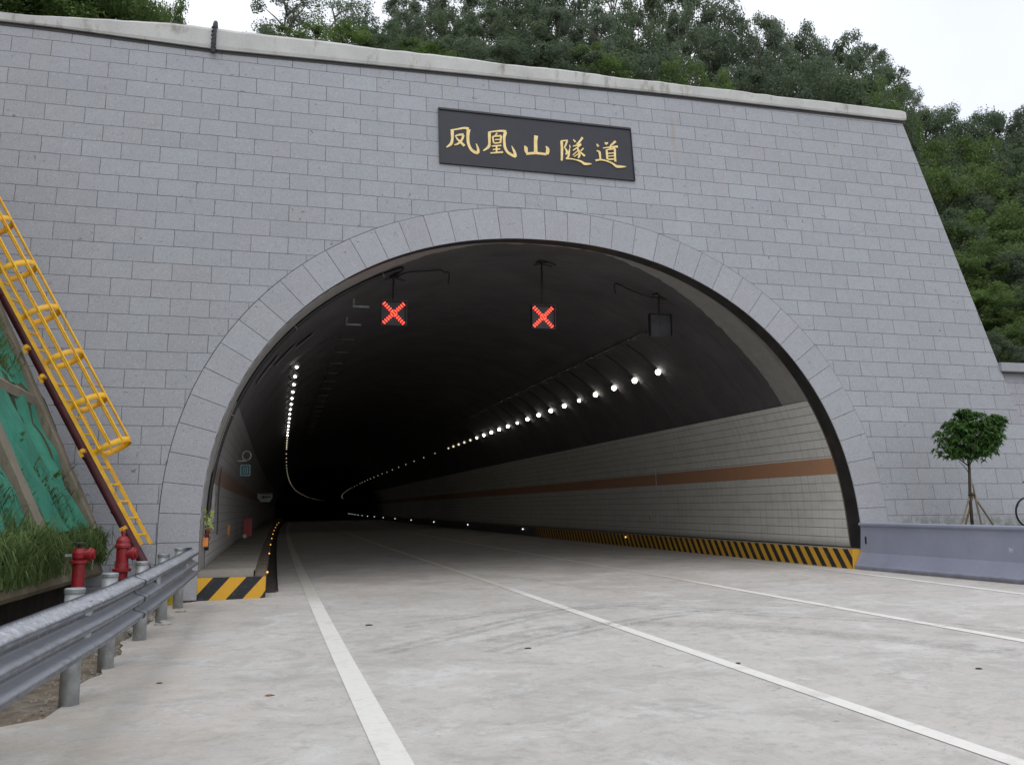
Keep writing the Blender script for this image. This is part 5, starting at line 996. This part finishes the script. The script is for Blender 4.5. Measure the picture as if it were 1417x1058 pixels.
# ------------------------------------------------------------------ vegetation
def m_leaf(name, dark, light, tr=.15):
    n = N(name, .6); g = n.nd('ShaderNodeNewGeometry'); r_ = g.outputs['Random Per Island']; oi = n.nd('ShaderNodeObjectInfo')
    p = n.co('World'); v = n.mix(r_, dark, light); v = n.mix(n.rng(n.noise(p, .45, 3), .35, .65, 0, .55), v, tuple(x*.7 for x in dark))
    v = n.mix(n.math('MULTIPLY', oi.outputs['Random'], .35), v, (light[0]*.55, light[1]*.5, light[2]*.8)); n.col(v)
    n.b.inputs['Specular IOR Level'].default_value = .2
    tb = n.nd('ShaderNodeBsdfTranslucent'); n.l(v, tb.inputs['Color']); ms = n.nd('ShaderNodeMixShader'); ms.inputs[0].default_value = .48
    n.l(n.b.outputs[0], ms.inputs[1]); n.l(tb.outputs[0], ms.inputs[2]); n.l(ms.outputs[0], n.t.nodes['Material Output'].inputs['Surface'])
    return n.m
M_lf1 = m_leaf('leaves_grey_green', (.15,.20,.125), (.22,.285,.17)); M_lf2 = m_leaf('leaves_dark', (.115,.16,.09), (.175,.235,.13)); M_lf3 = m_leaf('leaves_bright', (.10,.165,.045), (.21,.31,.09)); M_lf4 = m_leaf('leaves_sapling', (.045,.115,.03), (.15,.29,.07))  # hillside leaf colours lightened to paint in a veil of haze
M_bark = simple('pale_bark', (.16,.145,.12), .9, var=.3, scale=8, bump=.3); M_bark2 = simple('brown_bark', (.075,.055,.04), .9, var=.3, scale=8, bump=.3)
def leaves(b, c, r_, n_, size, squash=.8):
    c = Vector(c)
    for k in range(n_):
        d = Vector((random.gauss(0,1), random.gauss(0,1), random.gauss(0,1))).normalized(); rr = r_*(random.random()**.45)
        p = c+Vector((d.x*rr, d.y*rr, d.z*rr*squash))
        u = Vector((random.gauss(0,1), random.gauss(0,1), random.gauss(0,.6))).normalized(); nrm = (d*.8+Vector((0,0,.4))+Vector((random.gauss(0,.6), random.gauss(0,.6), random.gauss(0,.6)))).normalized()
        w_ = nrm.cross(u).normalized(); u = w_.cross(nrm); s_ = size*ln(.6, 1.35)
        b.face([p-u*s_, p+w_*s_*.42, p+u*s_, p-w_*s_*.42])
def crown_tree(name, H, rad, trunk_h, kind, seed, leafm, barkm, ncl, nl, ls, airy=1.0):
    """tree at the origin, prototype meshes reused by copies"""
    random.seed(seed); t = bpy.data.objects.new(name, None); COL.objects.link(t)
    b = MB(); tr = [Vector((0,0,-1.2))]
    k_ = 7
    for i in range(1, k_+1): tr.append(Vector((noise.noise(Vector((i*.9, seed, 0)))*H*.05*i/k_*3, noise.noise(Vector((i*.9, seed, 7)))*H*.05, H*.86*i/k_)))
    r0 = .018*H+.03; b.tube(tr, [r0*(1-.85*i/k_) for i in range(k_+1)], 7)
    cl = []
    for i in range(ncl):
        f_ = (i+.5)/ncl; z = trunk_h+(H-trunk_h)*(f_**.9)*.93
        prof = math.sin(min(1, (1-(z-trunk_h)/(H-trunk_h))*1.25+.12)*math.pi*.5) if kind == 'tall' else math.sqrt(max(.05, 1-((z-trunk_h)/(H-trunk_h)*1.6-.6)**2 if z-trunk_h > .0 else 1))
        a = i*2.4+ln(-.5, .5); rr = rad*prof*ln(.35, .92); i_ = min(k_-1, int(z/(H*.86)*k_)); base = tr[i_+1] if i_+1 <= k_ else tr[-1]
        p = Vector((base.x+math.cos(a)*rr, base.y+math.sin(a)*rr, z)); cl.append(p)
        s0 = Vector((base.x*.7, base.y*.7, max(trunk_h*.6, z-rr*.8-.4))); b.tube([s0, (s0+p)/2+Vector((0,0,.1)), p], [r0*.35, r0*.2, .015], 5)
    b.build('trunk', barkm, t, smooth=True)
    b = MB()
    for p in cl:
        cr_ = rad*ln(.26, .46)*airy
        for q in range(3):
            pp = p+Vector((ln(-1,1), ln(-1,1), ln(-.6,.8)))*cr_*.75; leaves(b, pp, cr_*ln(.5,.85), nl//3, ls)
    b.build('crown', leafm, t)
    return t
KIND = {}
def proto(kind, i):
    key = (kind, i)
    if key in KIND: return KIND[key], False
    s_ = 100+i*7
    if kind == 'tall': t = crown_tree('tall_tree', 10, 2.3, 4.2, 'tall', s_, M_lf1, M_bark, 24, 480, .085, .85)
    elif kind == 'airy': t = crown_tree('airy_tree', 10, 2.7, 3.6, 'tall', s_+1, M_lf1, M_bark, 22, 240, .085, .75)
    elif kind == 'dense': t = crown_tree('dense_tree', 8, 2.6, 1.6, 'round', s_+2, M_lf2, M_bark2, 26, 560, .09, .95)
    elif kind == 'green': t = crown_tree('green_tree', 8, 2.4, 2.2, 'round', s_+6, M_lf3, M_bark2, 24, 520, .085, .95)
    elif kind == 'bush': t = crown_tree('bushy_tree', 4, 2.2, .2, 'round', s_+3, M_lf3, M_bark2, 19, 620, .075, 1.0)
    else: t = crown_tree('dark_bush', 4, 2.2, .2, 'round', s_+4, M_lf2, M_bark2, 19, 620, .075, 1.0)
    KIND[key] = t; return t, True
def plant(kind, i, x, y, ztop, rscale, label, group):
    z0 = terr(x, y); H0 = {'tall': 10, 'airy': 10, 'dense': 8, 'green': 8, 'bush': 4, 'dark': 4}[kind]
    p, fresh = proto(kind, i % 3); o = p if fresh else dup(p)
    h = max(1.5, ztop-z0); s_ = h/H0
    o.location = (x, y, z0); o.scale = (rscale, rscale, s_); o.rotation_euler = (0, 0, ln(0, 6.28)); tag(o, label, 'tree', group)
random.seed(3)
for i, (kind, x, y, zt, rs, label, group) in enumerate(TREES):
    plant(kind, i, x, y, zt, rs, label, group)
# sapling with stakes behind the barrier
random.seed(77)
t = thing('young_tree', (8.56, -1.5, 1.22), 'young round-headed tree tied to bamboo stakes behind the barrier', 'tree')
b = MB(); b.tube([(8.57,-1.5,1.15),(8.57,-1.5,1.9),(8.61,-1.5,2.5),(8.60,-1.5,2.75),(8.66,-1.5,3.1),(8.7,-1.5,3.5)], [.034,.032,.028,.026,.018,.006], 8)
for p in ((8.25,-1.6,2.95),(8.05,-1.4,3.0),(9.0,-1.45,3.15),(9.3,-1.5,3.3),(8.5,-1.7,3.4),(8.9,-1.2,3.0),(8.45,-1.9,3.05)):
    s0 = Vector((8.60,-1.5,ln(2.45,2.8))); q = Vector(p); b.tube([s0, (s0+q)/2+Vector((0,0,-.02)), q], [.014,.011,.006], 6)
b.tube([(8.59,-1.5,2.42),(8.46,-1.5,2.58),(8.33,-1.52,2.66)], [.011,.008,.004], 5)
b.build('trunk', M_bark2, t, smooth=True)
b = MB()
def rosette(b, c, n_, L_, up):
    """a spray of long narrow drooping leaves"""
    c = Vector(c)
    for k in range(n_):
        a = random.random()*6.283; el = ln(-.5, .75)+up; d = Vector((math.cos(a)*math.cos(el), math.sin(a)*math.cos(el), math.sin(el))); l2 = L_*ln(.6,1.2); s_ = Vector((-math.sin(a), math.cos(a), ln(-.4,.4))).normalized()*l2*.17
        m1 = c+d*l2*.5+Vector((0,0,.02)); e = c+d*l2+Vector((0,0,-l2*.32))
        b.face([c, m1-s_, e, m1+s_])
for k in range(640):
    # irregular, wind-swept outline: low lobe at left, high lobes at right
    lob = random.choice(((8.16,-1.5,2.93,.36,.24),(8.30,-1.5,3.18,.36,.28),(8.62,-1.5,3.10,.42,.36),(8.62,-1.5,3.42,.40,.26),(8.98,-1.5,3.18,.42,.32),(9.15,-1.5,3.42,.33,.22),(9.38,-1.5,3.50,.20,.14),(8.9,-1.5,2.85,.36,.20),(8.45,-1.5,2.82,.34,.2),(8.62,-1.5,3.66,.18,.1),(9.3,-1.5,3.22,.22,.16),(8.88,-1.5,3.50,.34,.18),(8.9,-1.5,3.02,.42,.22),(8.36,-1.5,3.36,.26,.16),(9.2,-1.5,3.06,.22,.14)))
    d = Vector((random.gauss(0,1), random.gauss(0,1), random.gauss(0,1))).normalized()*(random.random()**.4)
    rosette(b, (lob[0]+d.x*lob[3], lob[1]+d.y*lob[3], lob[2]+d.z*lob[4]), 14, .125, .1)
b.build('crown', M_lf4, t)
M_stk = simple('bamboo', (.20,.165,.10), .7, var=.3, scale=9)
for p, q in (((8.16,-1.6,1.2),(8.62,-1.48,2.02)), ((8.44,-1.4,1.2),(8.64,-1.55,2.04)), ((8.72,-1.62,1.2),(8.66,-1.5,2.18)), ((9.24,-1.45,1.2),(8.60,-1.52,2.0))):
    b = MB(); b.tube([p, q], [.022,.017], 7); b.build('stake', M_stk, t)
b = MB(); b.torus((8.61,-1.5,1.96), (0,0,1), .06, .014, 14, 6); b.build('tie', M_rubb, t)
# grass along the foot of the slope
random.seed(9)
M_gr = m_leaf('grass_blades', (.07,.13,.035), (.26,.36,.12)); M_gr2 = m_leaf('weeds', (.05,.08,.02), (.2,.2,.08))
def grass(name, n_, xr, yr, zf, L0, L1, lab, m):
    b = MB()
    for k in range(n_):
        y = ln(*yr); x = ln(*xr); z = zf(x, y)
        cl = noise.noise(Vector((x*1.7, y*1.7, 2)))
        if cl < -.05 and random.random() < .8: continue
        L_ = ln(L0, L1)*(1+1.1*cl); a = random.gauss(0, 1.9); d = Vector((math.cos(a)*.75, math.sin(a)*.75-.08, 0)); w_ = Vector((-math.sin(a), math.cos(a), 0))*ln(.006, .014)
        p0 = Vector((x, y, z)); s1 = ln(.1,.5); p1 = p0+d*L_*s1*.6+Vector((0,0,L_*ln(.4,.6))); p2 = p0+d*L_*(s1+.15)+Vector((0,0,L_*ln(.5,.85))); p3 = p0+d*L_*(s1+.45)+Vector((0,0,L_*ln(.1,.9)))
        b.face([p0-w_, p0+w_, p1+w_, p1-w_]); b.face([p1-w_, p1+w_, p2+w_*.8, p2-w_*.8]); b.face([p2-w_*.8, p2+w_*.8, p3])
    tag(b.build(name, m, origin=(xr[0], yr[0], 1)), lab, 'grass', kind='stuff')
grass('grass', 13000, (-8.95, -8.44), (-13, -.35), lambda x, y: 1.16+max(0, (-8.62-x))*1.2, .14, .42, 'long green grass hanging over the apron at the slope foot', M_gr)
grass('grass', 2600, (-8.52, -8.40), (-13, -.35), lambda x, y: ln(.85, 1.18), .16, .40, 'green grass tufts spilling down the face of the apron', M_gr)
grass('weeds', 2600, (-9.15, -8.8), (-10, -.35), lambda x, y: 1.2+(-8.62-x)/SLK*.9, .15, .4, 'short weeds creeping up over the bottom of the netting', M_gr2)
grass('grass', 1500, (-10.35, -9.75), (-5.0, -1.2), lambda x, y: 1.2+(-8.62-x)/SLK+.02, .18, .42, 'grass tuft on the cross beam of the slope', M_gr)
grass('grass', 5000, (7.75, 12.5), (-6, .1), lambda x, y: 1.2, .04, .12, 'short grass on the verge behind the concrete barrier', M_gr)
def fern(x, y, z, n_, s_, lab, seed):
    random.seed(seed); b = MB()
    for k in range(n_):
        a = random.random()*6.283; d = Vector((math.cos(a), math.sin(a), ln(.3,1.2))).normalized(); L_ = s_*ln(.5,1); c = Vector((x, y, z))
        b.tube([c, c+d*L_*.6, c+d*L_+Vector((0,0,-L_*.15))], .004, 4)
        for j in range(9):
            q = c+d*L_*(.25+.09*j); 
            for sg in (-1, 1):
                e = Vector((-d.y, d.x, 0)).normalized()*sg*.09*s_; b.face([q, q+e*.6+d*.02, q+e+Vector((0,0,-.03)), q+e*.6-d*.02])
    o = b.build('shrub', M_gr, origin=(x, y, z)); tag(o, lab, 'shrub')
fern(-9.35, -3.1, 2.7, 10, .30, 'small sprig growing out through the middle of the green netting', 4)
fern(-9.05, -2.2, 2.2, 12, .28, 'small leafy weed low on the green netting near the right rib', 5)
fern(-8.35, -1.5, .95, 14, .40, 'shrubby weed at the foot of the slope by the ladder', 6)
